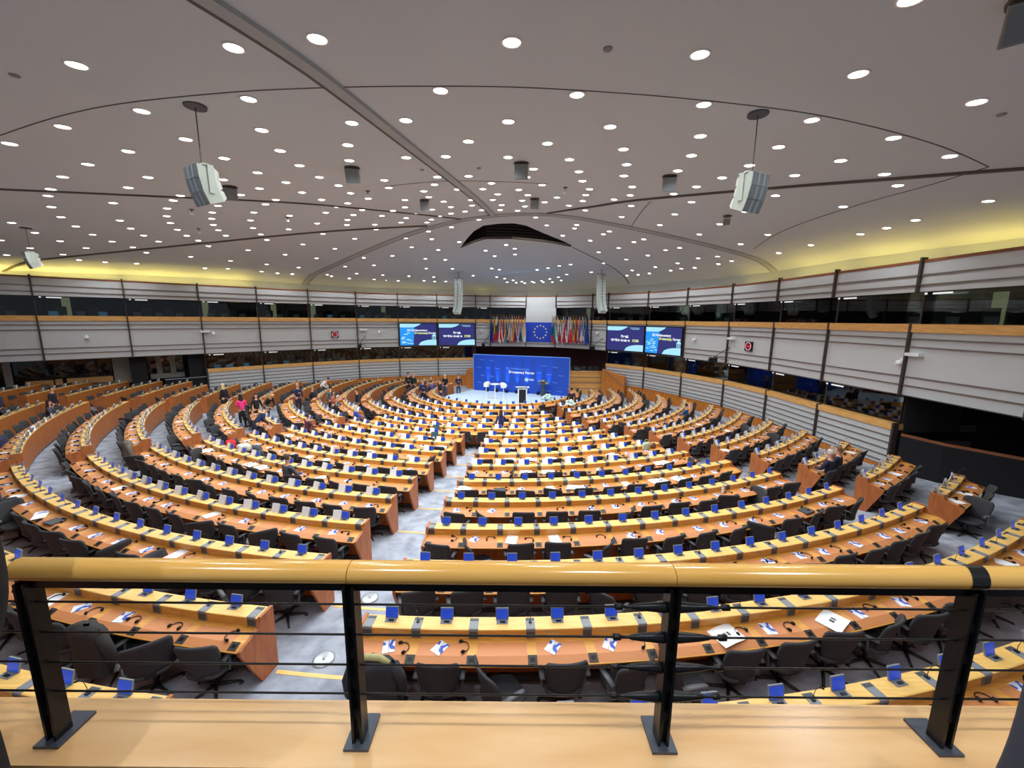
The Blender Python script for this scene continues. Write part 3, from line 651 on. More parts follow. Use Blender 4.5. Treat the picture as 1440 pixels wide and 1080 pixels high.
for x, y, l in ((-11.22, 14.46, 'small white dome under the ceiling below the left hanging cluster'), (-13.19, 17.25, 'second white dome under the ceiling, further below the left cluster'),
                (-4.62, 13.23, 'small dark stemmed device hanging left of the wide rib'), (1.6, 13.02, 'small dark stemmed device hanging right of the ceiling centre'), (-8.95, 16.38, 'round clear dome under the ceiling in the left middle')):
    dome_cam(x, y, l)
for x, y, l in ((1.14, 5.43, 'tiny round smoke detector near the top centre right'), (-6.84, 5.97, 'tiny round smoke detector at the top left'), (7.4, 6.56, 'tiny round smoke detector at the right edge of the ceiling'),
                (-2.4, 11.0, 'tiny dark ceiling disc left of the wide rib'), (-.9, 10.9, 'tiny dark ceiling disc right of the wide rib')):
    mb = MB(); mb.lathe([(.02, -.03), (.05, -.02), (.06, 0)], 12); o = mb.build('smoke_detector', M['spkd'], None, (x, y, ceil_z(x, y) - .002)); tag(o, l, 'smoke detector')

# ------------------------------------------------------------------ things on the gallery wall
class Face:
    """plane of one bay: u = metres from its left seam as seen from the hall, z up, d towards the hall"""
    def __init__(s, k):
        s.n = outn(k); s.o = P[k + 1]; L = math.hypot(P[k][0] - P[k + 1][0], P[k][1] - P[k + 1][1]); s.L = L
        s.t = ((P[k][0] - P[k + 1][0]) / L, (P[k][1] - P[k + 1][1]) / L)
    def __call__(s, u, z, d=0): return Vector((s.o[0] + s.t[0] * u - s.n[0] * d, s.o[1] + s.t[1] * u - s.n[1] * d, z))
    def box(s, mb, u0, u1, z0, z1, d0, d1, m=0):
        q = [s(u, z, d) for d in (d0, d1) for z in (z0, z1) for u in (u0, u1)]
        mb.add(q, [(0, 1, 3, 2), (4, 6, 7, 5), (0, 4, 5, 1), (2, 3, 7, 6), (0, 2, 6, 4), (1, 5, 7, 3)], m)
    def poly(s, mb, pts, d, m=0, th=.004):
        n = len(pts); A = [s(u, z, d) for u, z in pts]; B = [s(u, z, d - th) for u, z in pts]
        mb.add(A + B, [tuple(range(n)), tuple(range(n, 2 * n))[::-1]] + [((i + 1) % n, i, n + i, n + (i + 1) % n) for i in range(n)], m)
    def text(s, txt, size, u, z, d, bold=0, align='LEFT'):
        me = text_mesh(txt, size, bold, align); mat = Matrix(((s.t[0], 0, -s.n[0], 0), (s.t[1], 0, -s.n[1], 0), (0, 1, 0, 0), (0, 0, 0, 1)))
        me.transform(Matrix.Translation(s(u, z, d)) @ mat); return me
def add_text(me, mat, name, parent):
    me.materials.clear(); me.materials.append(mat); me.transform(Matrix.Translation(-Vector(parent.location))); return obj(name, me, parent)
def video_screen(k, kind, label):
    F = Face(k); u0, u1, z0, z1 = .05, F.L - .05, -2.4, -.42; W = u1 - u0; Hh = z1 - z0
    t = thing('video_screen', tuple(F((u0 + u1) / 2, z0, .06)), label, 'video screen', 'large video screens on the gallery front')
    mb = MB(); F.box(mb, u0, u1, z0, z1, .05, .16); mb.build('housing', M['black'], t)
    a, b, c, e = u0 + .07, u1 - .07, z0 + .07, z1 - .07; w_, h = b - a, e - c
    mb = MB(); F.poly(mb, [(a, c), (b, c), (b, e), (a, e)], .165)
    if kind == 'A': F.poly(mb, [(a, c), (a + .36 * w_, c), (a + .40 * w_, c + .85 * h), (a, c + .9 * h)], .169, 1); 
    F.poly(mb, [(a, e)] + [(a, e - .17 * h)] + [(a + w_ * (.3 + .28 * i / 6), e - h * .17 * (1 - (i / 6) ** 2)) for i in range(7)], .173, 2)
    F.poly(mb, [(b, c)] + [(b, c + .26 * h)] + [(b - w_ * (.1 + .4 * i / 7), c + h * .26 * math.sqrt(max(0, 1 - (i / 7) ** 2))) for i in range(8)], .173, 2)
    if kind == 'A':
        for i in range(16):
            rx = a + w_ * random.uniform(.01, .28); rz_ = c + h * random.uniform(.05, .6); F.poly(mb, [(rx, rz_), (rx + .25, rz_ - .03), (rx + .3, rz_ + .03), (rx + .05, rz_ + .06)], .174, 2)
        F.poly(mb, [(b - .42, c + .42 * h), (b - .2, c + .54 * h), (b - .02, c + .46 * h), (b - .02, c + .41 * h)], .175, 2)
        for i in range(4): F.box(mb, b - .36 + i * .09, b - .32 + i * .09, c + .26 * h, c + .41 * h, .171, .175, 2)
    mb.build('display', [M['navy'], M['sblue'], M['scyan']], t)
    if kind == 'A':
        add_text(F.text('EU Parliamentary', .24, a + .2 * w_, c + .66 * h, .18, .006), M['swhite'], 'screen_title', t)
        add_text(F.text('Democracy', .24, a + .40 * w_, c + .53 * h, .18, .01), M['sgreen'], 'screen_title', t)
        add_text(F.text('Forum', .24, a + .78 * w_, c + .53 * h, .18, .006), M['swhite'], 'screen_title', t)
    else:
        add_text(F.text('Break', .27, (a + b) / 2, c + .54 * h, .18, .012, 'CENTER'), M['swhite'], 'screen_message', t)
        add_text(F.text("We'll be back at", .25, a + .12 * w_, c + .38 * h, .18, .012), M['swhite'], 'screen_message', t)
        add_text(F.text('17:30', .25, a + .70 * w_, c + .38 * h, .18, .012), M['sgreen'], 'screen_message', t)
        mb = MB()
        for i in range(3): F.box(mb, a + (.62 + .03 * i) * w_, a + .88 * w_, e - .1 - .06 * i, e - .08 - .06 * i, .17, .175)
        mb.build('screen_logo', M['scyan'], t)
video_screen(15, 'A', 'left video screen left of the flags, forum title beside a bright blue column')
video_screen(14, 'B', 'navy video screen left of the flags reading Break, nearest the flags')
video_screen(8, 'B', 'navy video screen right of the flags reading Break, nearest the flags')
video_screen(7, 'A', 'rightmost video screen with forum title beside a bright blue column')

F = Face(11)   # blue banner with a ring of twelve stars
t = thing('star_banner', tuple(F(F.L / 2, -2.0, .06)), 'blue banner with a ring of twelve stars between the two rows of flags', 'banner')
mb = MB(); F.box(mb, -.02, F.L + .02, -2.0, -.28, .05, .075); mb.build('banner_cloth', M['euro'], t)
mb = MB()
for j in range(12):
    a = 2 * pi * j / 12; cu, cz = F.L / 2 + .56 * sin(a), -1.13 + .56 * cos(a)
    F.poly(mb, [(cu + (.1 if i % 2 == 0 else .042) * sin(pi * i / 5), cz + (.1 if i % 2 == 0 else .042) * cos(pi * i / 5)) for i in range(10)], .085)
mb.build('star_ring', M['yellow'], t)
flagsL = [('blue', 'E', [(24, 50, 150)]), ('black, yellow and red', 'V', [(30, 28, 30), (240, 200, 60), (200, 30, 40)]), ('white, green and red', 'H', [(240, 240, 240), (20, 130, 90), (200, 50, 40)]),
          ('white, red and blue', 'V', [(30, 60, 140), (200, 30, 50), (240, 240, 240)]), ('red with a white stripe', 'V', [(200, 30, 50), (240, 240, 240), (200, 30, 50)]),
          ('black, red and gold', 'V', [(30, 28, 30), (200, 40, 40), (240, 190, 60)]), ('blue, black and white', 'V', [(40, 110, 190), (30, 28, 30), (240, 240, 240)]),
          ('green, white and orange', 'V', [(20, 130, 90), (240, 240, 240), (240, 140, 50)]), ('blue and white striped', 'V', [(60, 120, 200), (240, 240, 240), (60, 120, 200), (240, 240, 240)]),
          ('red and yellow', 'V', [(200, 30, 40), (240, 200, 60), (200, 30, 40)]), ('blue, white and red', 'V', [(30, 60, 150), (240, 240, 240), (200, 40, 50)]),
          ('red, white and dark blue', 'V', [(210, 50, 60), (240, 240, 240), (40, 60, 140)]), ('green, white and red', 'V', [(20, 130, 80), (240, 240, 240), (200, 40, 50)]), ('white with a little gold', 'V', [(238, 238, 236), (220, 190, 110), (238, 238, 236)])]
flagsR = [('orange yellow, green and red', 'H', [(240, 190, 80), (20, 120, 80), (210, 60, 50)]), ('pale blue, white and green', 'V', [(20, 140, 110), (225, 240, 240), (120, 190, 210)]), ('dark red and white', 'V', [(150, 40, 50), (240, 240, 240), (150, 40, 50)]),
          ('red, white and green', 'V', [(200, 40, 50), (240, 240, 240), (30, 130, 90)]), ('half white and half red', 'V', [(240, 240, 240), (206, 40, 56)]), ('red, white and blue', 'V', [(200, 40, 50), (240, 240, 240), (40, 70, 160)]),
          ('red and white striped', 'V', [(206, 40, 50), (240, 240, 240), (206, 40, 50)]), ('white over red', 'H', [(240, 240, 240), (220, 40, 60)]), ('green and red with gold', 'V', [(20, 120, 70), (230, 200, 70), (210, 40, 40)]),
          ('dark blue, yellow and red', 'V', [(30, 50, 140), (240, 200, 60), (210, 50, 40)]), ('white, blue and red', 'V', [(240, 240, 240), (50, 80, 180), (210, 50, 60)]), ('white with a blue stripe', 'V', [(240, 240, 240), (40, 80, 170), (240, 240, 240)]),
          ('blue with a yellow stripe', 'V', [(30, 90, 180), (240, 210, 60), (30, 90, 180)]), ('plain deep blue', 'E', [(24, 60, 160)])]
def flag(F, u, spec, label, j):
    nm, mode, cols = spec; top = F(u, .28, .75); foot = F(u, -.3, .12)
    t = thing('flag', tuple(foot), label, 'flag', 'flags on the gallery front')
    mb = MB(); mb.tube([foot, top], .018, 6); mb.ball(top, .035); mb.build('flag_pole', M['trimred'], t)
    mats = [cloth('flag_%d_%d_%d' % c, c) for c in cols]; mb = MB(); nx, nz = 10, 9; rows = []
    for i in range(nz):
        v = i / (nz - 1); z = .22 - 2.1 * v * (1 - .04 * (j % 3)); row = []
        for q in range(nx):
            s = q / (nx - 1); wd = .05 + .28 * v
            row.append(F(u - wd / 2 + wd * s + .05 * sin(3 * v + j), z - .25 * s * v - .1 * abs(s - .5), .62 - .4 * v * .3 + .07 * sin(s * 9 + j * 1.7 + 2 * v) - .05 * v))
        rows.append(row)
    k_, n_ = nz, nx; base = [q for r in rows for q in r]
    for i in range(nz - 1):
        for q in range(nx - 1):
            s, v = q / (nx - 2), i / (nz - 2)
            ci = min(len(cols) - 1, int(min(.999, max(0, (s * .8 + (v - .5) * .55 * (1 if j % 2 else -1) + .1) if mode != 'H' else (v * .8 + s * .2))) * len(cols)))
            a = [rows[i][q], rows[i][q + 1], rows[i + 1][q + 1], rows[i + 1][q]]; nn = Vector((-F.n[0], -F.n[1], 0)) * .008
            mb.add(a + [p - nn for p in a], [(0, 1, 2, 3), (7, 6, 5, 4)], ci)
    mb.build('flag_cloth', mats, t, smooth=True)
FL, FR = Face(12), Face(10)
for j, s in enumerate(flagsL): flag(FL, .14 + j * (FL.L - .2) / 13.5, s, '%s flag, %s from left, left of the star banner' % (s[0], ordn(j + 1)), j)
for j, s in enumerate(flagsR): flag(FR, .05 + j * (FR.L - .1) / 13.2, s, '%s flag, %s from left, right of the star banner' % (s[0], ordn(j + 1)), j + 3)

def clock(k, u, label):
    F = Face(k); z = -1.35; r = .2
    t = thing('wall_clock', tuple(F(u, z - .25, .02)), label, 'clock', 'red digital clocks')
    mb = MB(); F.box(mb, u - .25, u + .25, z - .25, z + .25, .01, .1); mb.build('clock_housing', M['black'], t)
    mb = MB(); F.poly(mb, [(u + (r - .03) * cos(a * pi / 12), z + (r - .03) * sin(a * pi / 12)) for a in range(24)], .105); mb.build('clock_face', plain('clock_dark_red', srgb(110, 16, 26), .4), t)
    mb = MB()
    for j in range(40):
        a = 2 * pi * j / 40; F.box(mb, u + r * cos(a) - .014, u + r * cos(a) + .014, z + r * sin(a) - .014, z + r * sin(a) + .014, .1, .108)
    mb.build('second_dots', M['pink'], t)
    add_text(F.text('16:52', .13, u, z - .045, .108, .006, 'CENTER'), M['red'], 'clock_digits', t)
clock(17, 1.75, 'red digital wall clock on the left gallery front, left of the video screens')
clock(5, 1.7, 'red digital wall clock on the right gallery front, right of the video screens')
def wall_box(k, u, z, w_, h, d, name, label, cat, mat='white'):
    F = Face(k); mb = MB(); F.box(mb, u - w_ / 2, u + w_ / 2, z - h / 2, z + h / 2, .0, d); o = mb.build(name, M[mat]); return tag(o, label, cat)
wall_box(16, .45, -1.0, .55, .12, .2, 'emergency_light', 'small white emergency light beside the clock left of the screens', 'lamp')
wall_box(19, .12, -1.0, .5, .12, .2, 'emergency_light', 'small white emergency light near the end of the left lower gallery', 'lamp')
wall_box(5, .35, -1.0, .45, .12, .2, 'emergency_light', 'small white emergency light left of the right red clock', 'lamp')
wall_box(2, .3, -1.05, .45, .1, .2, 'emergency_light', 'small white emergency light on the right gallery front near the dark recess', 'lamp')
def wall_cam(k, u, z, label):
    F = Face(k); t = thing('wall_camera', tuple(F(u, z, .0)), label, 'camera', 'small wall cameras on the gallery fronts')
    mb = MB(); F.box(mb, u - .05, u + .05, z - .03, z + .14, .0, .08); mb.build('wall_bracket', M['white'], t)
    mb = MB(); mb.ball(F(u, z - .02, .15), .1, 0, 12, 8); mb.tube([F(u, z + .02, .06), F(u, z, .15)], .04, 8); mb.build('camera_head', M['white'], t, smooth=True)
wall_cam(22, 1.9, -1.3, 'white wall camera at the left end of the gallery front'); wall_cam(21, 1.7, -1.25, 'white wall camera on the second visible bay of the left gallery front')
wall_cam(19, .55, -1.15, 'white wall camera beside the left emergency light'); wall_cam(16, 1.7, -1.2, 'white wall camera between the left clock and the screens')
wall_cam(6, .9, -1.2, 'white wall camera just right of the rightmost video screen'); wall_cam(3, 3.1, -1.35, 'white wall camera by the seam left of the dark right recess'); wall_cam(13, .5, -1.1, 'small white wall camera between left screens and flags'); wall_cam(9, .7, -1.1, 'small white wall camera between flags and right screens')
def arm_cam(k, u, label):
    F = Face(k); t = thing('camera_arm', tuple(F(u, -2.4, .05)), label, 'camera', 'cameras on wall arms')
    mb = MB(); mb.tube([F(u, -1.5, .02), F(u - .5, -2.1, .6)], .022, 6); mb.tube([F(u, -2.3, .02), F(u - .5, -2.1, .6)], .018, 6); mb.build('arm', M['black'], t)
    mb = MB(); F.box(mb, u - .68, u - .38, -2.42, -2.15, .45, .8); mb.tube([F(u - .5, -2.28, .8), F(u - .5, -2.3, .95)], .06, 10); mb.build('camera_body', M['black'], t)
arm_cam(5, .2, 'black camera on a wall arm at the right gallery front below an emergency light'); arm_cam(16, .6, 'black camera on a wall arm at the left gallery front'); arm_cam(13, 1.2, 'black camera on a wall arm just left of the flags'); arm_cam(9, 1.2, 'black camera on a wall arm just right of the flags')
# booth number lights, doors and interpreters' consoles behind the glass
nb = 0
for k in range(1, len(P) - 1):
    for lvl, z in ((0, .93), (1, -2.55)):
        if lvl == 0 and k in (11, 10, 12): continue
        if lvl == 1 and not ((NR <= k < NB0) or (NB1 <= k < 20)): continue
        F = Face(k); mb = MB(); F.box(mb, .45, 1.0, z - .035, z + .02, -.02, .0); F.box(mb, .2, .27, z - .03, z + .03, -.02, .0)
        sd = 'right of the rostrum' if k < 11 else 'left of the rostrum'; nth = (11 - k) if k < 11 else (k - 11)
        o = mb.build('booth_sign_light', M['tally']); tag(o, 'small white lit booth sign, %s %s bay %s' % (ordn(nth), 'upper' if lvl == 0 else 'lower', sd), 'sign', 'lit signs above the booth windows')
rnd = random.Random(3)
for k in range(1, len(P) - 1):
    for lvl, zb in ((0, -.25), (1, -3.75)):
        if lvl == 0 and k == 11: continue
        if lvl == 1 and not ((NR <= k < NB0) or (NB1 <= k < 20)): continue
        F = Face(k)
        sd = 'right of the rostrum' if k < 11 else 'left of the rostrum'; nth = abs(11 - k)
        where = '%s %s booth %s' % (ordn(nth), 'upper' if lvl == 0 else 'lower', sd)
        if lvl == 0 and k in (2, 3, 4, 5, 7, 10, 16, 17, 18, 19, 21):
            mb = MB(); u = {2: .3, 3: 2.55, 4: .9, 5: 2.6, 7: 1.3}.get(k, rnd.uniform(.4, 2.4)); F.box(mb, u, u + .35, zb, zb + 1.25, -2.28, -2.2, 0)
            o = mb.build('booth_doorway', M['boothglow']); tag(o, 'dim yellow doorway with painted-in glow, back of the ' + where, 'door', 'doorways with painted-in glow in the booths')
        t = thing('booth_console', tuple(F(F.L / 2, zb, -.7)), 'dark desk with monitors inside the ' + where, 'desk', 'interpreter desks in the booths')
        mb = MB(); F.box(mb, .15, F.L - .15, zb + .12, zb + .16, -1.1, -.45); F.box(mb, .2, F.L - .2, zb, zb + .12, -.9, -.5); mb.build('desk_body', M['dark'], t)
        for j in range(3):
            u = .6 + j * .95 + rnd.uniform(-.15, .15); mb = MB(); F.box(mb, u - .18, u + .18, zb + .2, zb + .45, -.75, -.71); F.box(mb, u - .03, u + .03, zb + .16, zb + .22, -.74, -.72)
            mb.build('monitor', M['boothblue'] if rnd.random() < .25 else M['consgrey'], t)
        for j in range(2):
            u = .9 + j * 1.2 + rnd.uniform(-.2, .2); tc = thing('booth_chair', tuple(F(u, zb, -1.5)), '%s grey office chair inside the %s' % ('left' if j == 0 else 'right', where), 'chair', 'chairs inside the booths')
            mb = MB(); F.box(mb, u - .22, u + .22, zb + .12, zb + .2, -1.65, -1.25); mb.build('seat', M['chairm'], tc)
            mb = MB(); F.box(mb, u - .22, u + .22, zb + .25, zb + .72, -1.7, -1.64); mb.build('backrest', M['chairm'], tc)
            mb = MB(); mb.tube([F(u, zb, -1.45), F(u, zb + .12, -1.45)], .03, 6); mb.build('stem', M['black'], tc)

# ------------------------------------------------------------------ desks
ND = Vector
def desk_end(i, r):
    return r
AR = {-1: 29.5, 0: 28.6, 1: 26.9, 2: 26.1, 3: 25.7, 4: 25.3, 5: 24.5, 6: 24.8, 7: 24.3, 8: 23.6, 9: 22.5, 10: 21.8, 11: 21, 12: 20, 13: 101}
def limit(i, a0, sgn, mx, margin=1.0):
    a = a0
    while abs(a) < mx:
        x, y = pol(row_r(i) + .3, R(a))
        if wall_dist(x, y) > -margin and wall_dist(x, y) < 6 and abs(wall_dist(x, y)) < margin: break
        a += sgn * .5
    return a
blocks = []    # (block, row, a0, a1, first-seat side, offset)
for i in range(-1, 9): blocks.append(('right middle block', i, -3.3 + .13 * max(i, 0), AR[i], 'a0', .34))
for i in range(-1, 9): blocks.append(('left middle block', i, -36.4 if i > 0 else -36.4, -6.6, 'a1', .48))
for i in range(9, 13): blocks.append(('front block', i, {9: -36, 10: -63.5, 11: -63.5, 12: -74}[i], AR[i], 'a1', .3))
blocks.append(('front block', 13, -124, 100, 'a1', .3))
for i in range(1, 13):
    a0 = {9: 28.4, 10: 28.2, 11: 28.2, 12: 32}.get(i, 29.7 - .1 * max(0, i - 4)); blocks.append(('right wing', i, a0, limit(i, a0 + 3, 1, 94, 1.05), 'a0', .3))
for i in range(-3, 10): blocks.append(('left wing', i, -64, -39.6 if 0 < i < 9 else (-45 if i < 9 else -44), 'a1', .3))
far = {-3: -72, -2: -75, -1: -78, 0: -79.5, 1: -81, 2: -84}
for i in range(-3, 13): blocks.append(('far left wing', i, far[i] if i in far else limit(i, -70, -1, 128, 1.3), -67.5 if i < 12 else -78, 'a1', .3))

def seat_parts():
    mb = MB()   # base plate with card reader slot
    mb.box(-.075, .075, -.115, -.03, .93, .937, 0); mb.box(-.03, .045, -.10, -.07, .937, .942, 1)
    base = mb.mesh('voting_console', [M['consgrey'], M['black']])
    T = Matrix.Translation((0, -.035, .937)) @ Matrix.Rotation(R(-14), 4, 'X')
    mb = MB(); mb.box(-.086, .086, -.006, .012, 0, .148, 0, T); mb.box(-.08, .08, -.009, -.006, .008, .136, 1, T)
    scr = mb.mesh('screen', [M['consgrey'], M['screen']])
    mb = MB(); mb.box(-.06, .06, -.205, -.012, .93, .936, 0); mb.box(-.06, .06, -.212, -.2, .80, .936, 0); mb.box(-.055, .055, -.215, -.211, .81, .9, 1); mb.box(-.055, .055, -.06, -.02, .936, .94, 1)
    mic = mb.mesh('delegate_unit', [M['consgrey'], M['dark']])
    mb = MB(); mb.tube([(0, -.09, .935), (0, -.092, 1.02), (0, -.11, 1.10), (0, -.15, 1.15)], [.004, .0035, .003, .003], 6); mb.tube([(0, -.145, 1.147), (0, -.18, 1.165)], .009, 6); mb.box(-.02, .02, -.11, -.07, .936, .95)
    goose = mb.mesh('microphone', [M['black']])
    mb = MB(); mb.slab([[(-.058, -.56, .738), (.058, -.56, .738)], [(-.058, -.462, .777), (.058, -.462, .777)]], (0, 0, .012)); mb.slab([[(-.03, -.535, .757), (.03, -.535, .757)], [(-.03, -.49, .775), (.03, -.49, .775)]], (0, 0, .004), 1)
    sock = mb.mesh('socket_panel', [M['socket'], M['black']])
    return base, scr, mic, goose, sock
bs_me, sc_me, mic_me, goose_me, sock_me = seat_parts()

def arc_solid(mb, r, a0, a1, prof, m=0, step=.22, loc=(0, 0, 0), mats=None):
    """closed profile [(u, z)] swept along the arc"""
    n = max(2, int(abs(a1 - a0) * r / step)); k = len(prof); vs = []
    for j in range(n + 1):
        a = a0 + (a1 - a0) * j / n
        for u, z in prof: x, y = pol(r + u, a); vs.append((x, y, z))
    fs = [(j * k + q, j * k + (q + 1) % k, (j + 1) * k + (q + 1) % k, (j + 1) * k + q) for j in range(n) for q in range(k)]
    fs += [tuple(range(k))[::-1], tuple(n * k + q for q in range(k))]
    mb.add(vs, fs, m)
seats = []
def make_desk(block, i, a0, a1, side, offs, nth):
    r = row_r(i); zf = row_floor(i); A0, A1 = R(a0), R(a1); mid = (A0 + A1) / 2; x, y = pol(r + .3, mid)
    t = thing('curved_desk', (x, y, zf), 'long curved wooden desk, %s row from the balcony side in the %s' % (ordn(nth), block), 'desk', 'curved desks of the chamber')
    e = .045 / r; B0, B1 = A0 + e, A1 - e; Z = lambda z: zf + z
    mb = MB(); arc_solid(mb, r, B0, B1, [(0, Z(.08)), (.03, Z(.08)), (.03, Z(.9)), (0, Z(.9))]); mb.build('front_panel', M['front'], t)
    mb = MB(); arc_solid(mb, r, B0, B1, [(-.012, Z(.9)), (.205, Z(.9)), (.212, Z(.925)), (.2, Z(.93)), (-.012, Z(.93))]); arc_solid(mb, r, B0, B1, [(.175, Z(.785)), (.195, Z(.785)), (.195, Z(.9)), (.175, Z(.9))], 1)
    mb.build('raised_ledge', [M['ledge'], M['top']], t)
    mb = MB(); arc_solid(mb, r, B0, B1, [(.03, Z(.755)), (.48, Z(.745)), (.567, Z(.71)), (.577, Z(.735)), (.465, Z(.78)), (.03, Z(.79))]); 
    mb.build('worktop', M['top'], t)
    # seats
    arc = (B1 - B0) * r; n = int((arc - offs - .2) / .75) + 1; ang = []
    for j in range(n):
        s = offs + .75 * j; ang.append((B0 + s / r) if side == 'a0' else (B1 - s / r))
    mb = MB(); w_ = .315 / r
    for a in ang:
        for (u0, z0), (u1, z1) in (((.265, .7845), (.465, .78)), ((.465, .78), (.562, .741))):
            k = 3; rows = [[(*pol(r + u, a - w_ + 2 * w_ * q / k), Z(z + .002)) for q in range(k + 1)] for u, z in ((u0, z0), (u1, z1))]
            mb.grid(rows, 0, True)
    o = mb.build('desk_pad', M['pad'], t)
    for A, B in ((A0, B0), (B1, A1)):
        mb = MB(); arc_solid(mb, r, A, B, [(-.02, Z(0)), (.27, Z(0)), (.587, Z(.70)), (.58, Z(.755)), (.35, Z(.805)), (.27, Z(.825)), (.23, Z(.89)), (.21, Z(.95)), (-.02, Z(.95))], step=.1)
        mb.build('end_panel', M['side'], t)
    mb = MB(); arc_solid(mb, r, B0, B1, [(.03, Z(.01)), (.09, Z(.01)), (.09, Z(.10)), (.03, Z(.10))]); arc_solid(mb, r, B0, B1, [(.36, Z(.64)), (.42, Z(.64)), (.42, Z(.70)), (.36, Z(.70))]); mb.build('metal_frame', M['dark'], t)
    L = Vector(t.location)
    for j, a in enumerate(ang):
        x, y = pol(r, a); q = Vector((x, y, zf)) - L
        b = obj('voting_console', bs_me, t, q, a); obj('screen', sc_me, b)
        seats.append(dict(block=block, i=i, nth=nth, j=j, a=a, r=r, zf=zf, x=x, y=y))
    sg = 1 if side == 'a0' else -1
    for j in range(n + 1):
        s = offs + .75 * (j - .5); a = (B0 + max(s, .07) / r) if side == 'a0' else (B1 - max(s, .07) / r)
        if s > arc - .05: break
        x, y = pol(r, a); q = Vector((x, y, zf)) - L
        b = obj('delegate_unit', mic_me, t, q, a)
        if j % 2: obj('microphone', goose_me, b)
        if i < 7: obj('socket_panel', sock_me, t, q, a)
    return t
cnt = {}
for b in blocks:
    cnt[b[0]] = cnt.get(b[0], 0) + 1
    if (b[3] - b[2]) * pi / 180 * row_r(b[1]) < 1.5: continue
    make_desk(*b, cnt[b[0]])
# low inner apron of the left part of the innermost row
ends = {'right middle block': 'central aisle', 'left middle block': 'central aisle', 'front block': 'right end', 'right wing': 'side aisle', 'left wing': 'near aisle end', 'far left wing': 'near end'}
def seat_label(s): return '%s from the %s, %s row of the %s' % (ordn(s['j'] + 1), ends[s['block']], ordn(s['nth']), s['block'])
def seat_T(s): return Matrix.Translation((s['x'], s['y'], s['zf'])) @ Matrix.Rotation(s['a'], 4, 'Z')
def in_frame(s):
    v = proj(s['x'], s['y'], s['zf'] + .8); return -60 < v[0] < 1500 and v[1] < 1100
seats = [s for s in seats if s['y'] > 1.2 and in_frame(s)]
for s in seats: s['d'] = math.sqrt(s['x'] ** 2 + s['y'] ** 2 + s['zf'] ** 2)
seats.sort(key=lambda s: s['d'])

# ------------------------------------------------------------------ office chairs
def chair_shell(mb, m=0):
    nx, nz = 9, 8; rows = []
    for i in range(nz):
        v = i / (nz - 1); z = .44 + .50 * v; hw = (.20 + .06 * math.sin(min(1, v * 1.3) * pi / 2)) * (1 - .12 * max(0, v - .85) / .15)
        row = []
        for j in range(nx):
            s = -1 + 2 * j / (nx - 1)
            y = -.235 - .10 * v ** 1.6 + .075 * s * s * (1 - .2 * v)
            row.append((hw * s, y, z - (.025 * s * s if v > .9 else 0) - (.05 * (1 - s * s) if i == 0 else 0)))
        rows.append(row)
    mb.slab(rows, (0, .035, .004), m)
def chair_seat(mb, m=0):
    n = 10; rows = []
    for r_, z in ((.0, .455), (.8, .46), (.97, .45), (1.0, .43), (.97, .40), (.8, .385), (0, .385)):
        rows.append([(max(-.245, min(.245, .29 * r_ * cos(2 * pi * j / 20))), .01 + max(-.24, min(.24, .28 * r_ * sin(2 * pi * j / 20))), z) for j in range(21)])
    mb.grid(rows, m)
def chair_arm(mb, s, m=0):
    mb.tube([(s * .2, -.08, .40), (s * .275, -.08, .42), (s * .285, -.07, .62)], .016, 6, m)
    mb.slab([[(s * .255, -.19, .625), (s * .315, -.19, .625)], [(s * .25, -.05, .635), (s * .32, -.05, .635)], [(s * .255, .10, .635), (s * .31, .10, .635)], [(s * .265, .14, .625), (s * .30, .14, .625)]], (0, 0, .025), m)
def chair_base(mb, m=0):
    mb.tube([(0, 0, .08), (0, 0, .39)], [.03, .022], 8, m)
    for k in range(5):
        a = 2 * pi * k / 5 + .3; x, y = cos(a), sin(a)
        mb.tube([(0, 0, .11), (x * .16, y * .16, .09), (x * .29, y * .29, .07)], [.024, .02, .014], 6, m); mb.ball((x * .29, y * .29, .033), .033, m, 6, 4)
def mk(fn, name, mat, *a, smooth=True):
    mb = MB(); fn(mb, *a); return mb.mesh(name, [mat], smooth)
c_seat = mk(chair_seat, 'seat', M['chairs']); c_back = mk(chair_shell, 'backrest', M['chairf']); c_al = mk(chair_arm, 'armrest', M['chairm'], -1); c_ar = mk(chair_arm, 'armrest', M['chairm'], 1); c_base = mk(chair_base, 'star_base', M['chairb'])
CH = [('seat', c_seat, (0, 0, 0), []), ('backrest', c_back, (0, 0, 0), []), ('armrest', c_al, (0, 0, 0), []), ('armrest', c_ar, (0, 0, 0), []), ('star_base', c_base, (0, 0, 0), [])]
mb = MB(); chair_seat(mb); chair_shell(mb, 1); chair_arm(mb, -1, 2); chair_arm(mb, 1, 2); chair_base(mb, 3)
chair_one = mb.mesh('office_chair', [M['chairs'], M['chairf'], M['chairm'], M['chairb']], True); chair_mb = mb
skip = set()
rc = random.Random(11); nch = 0; rest = MB()
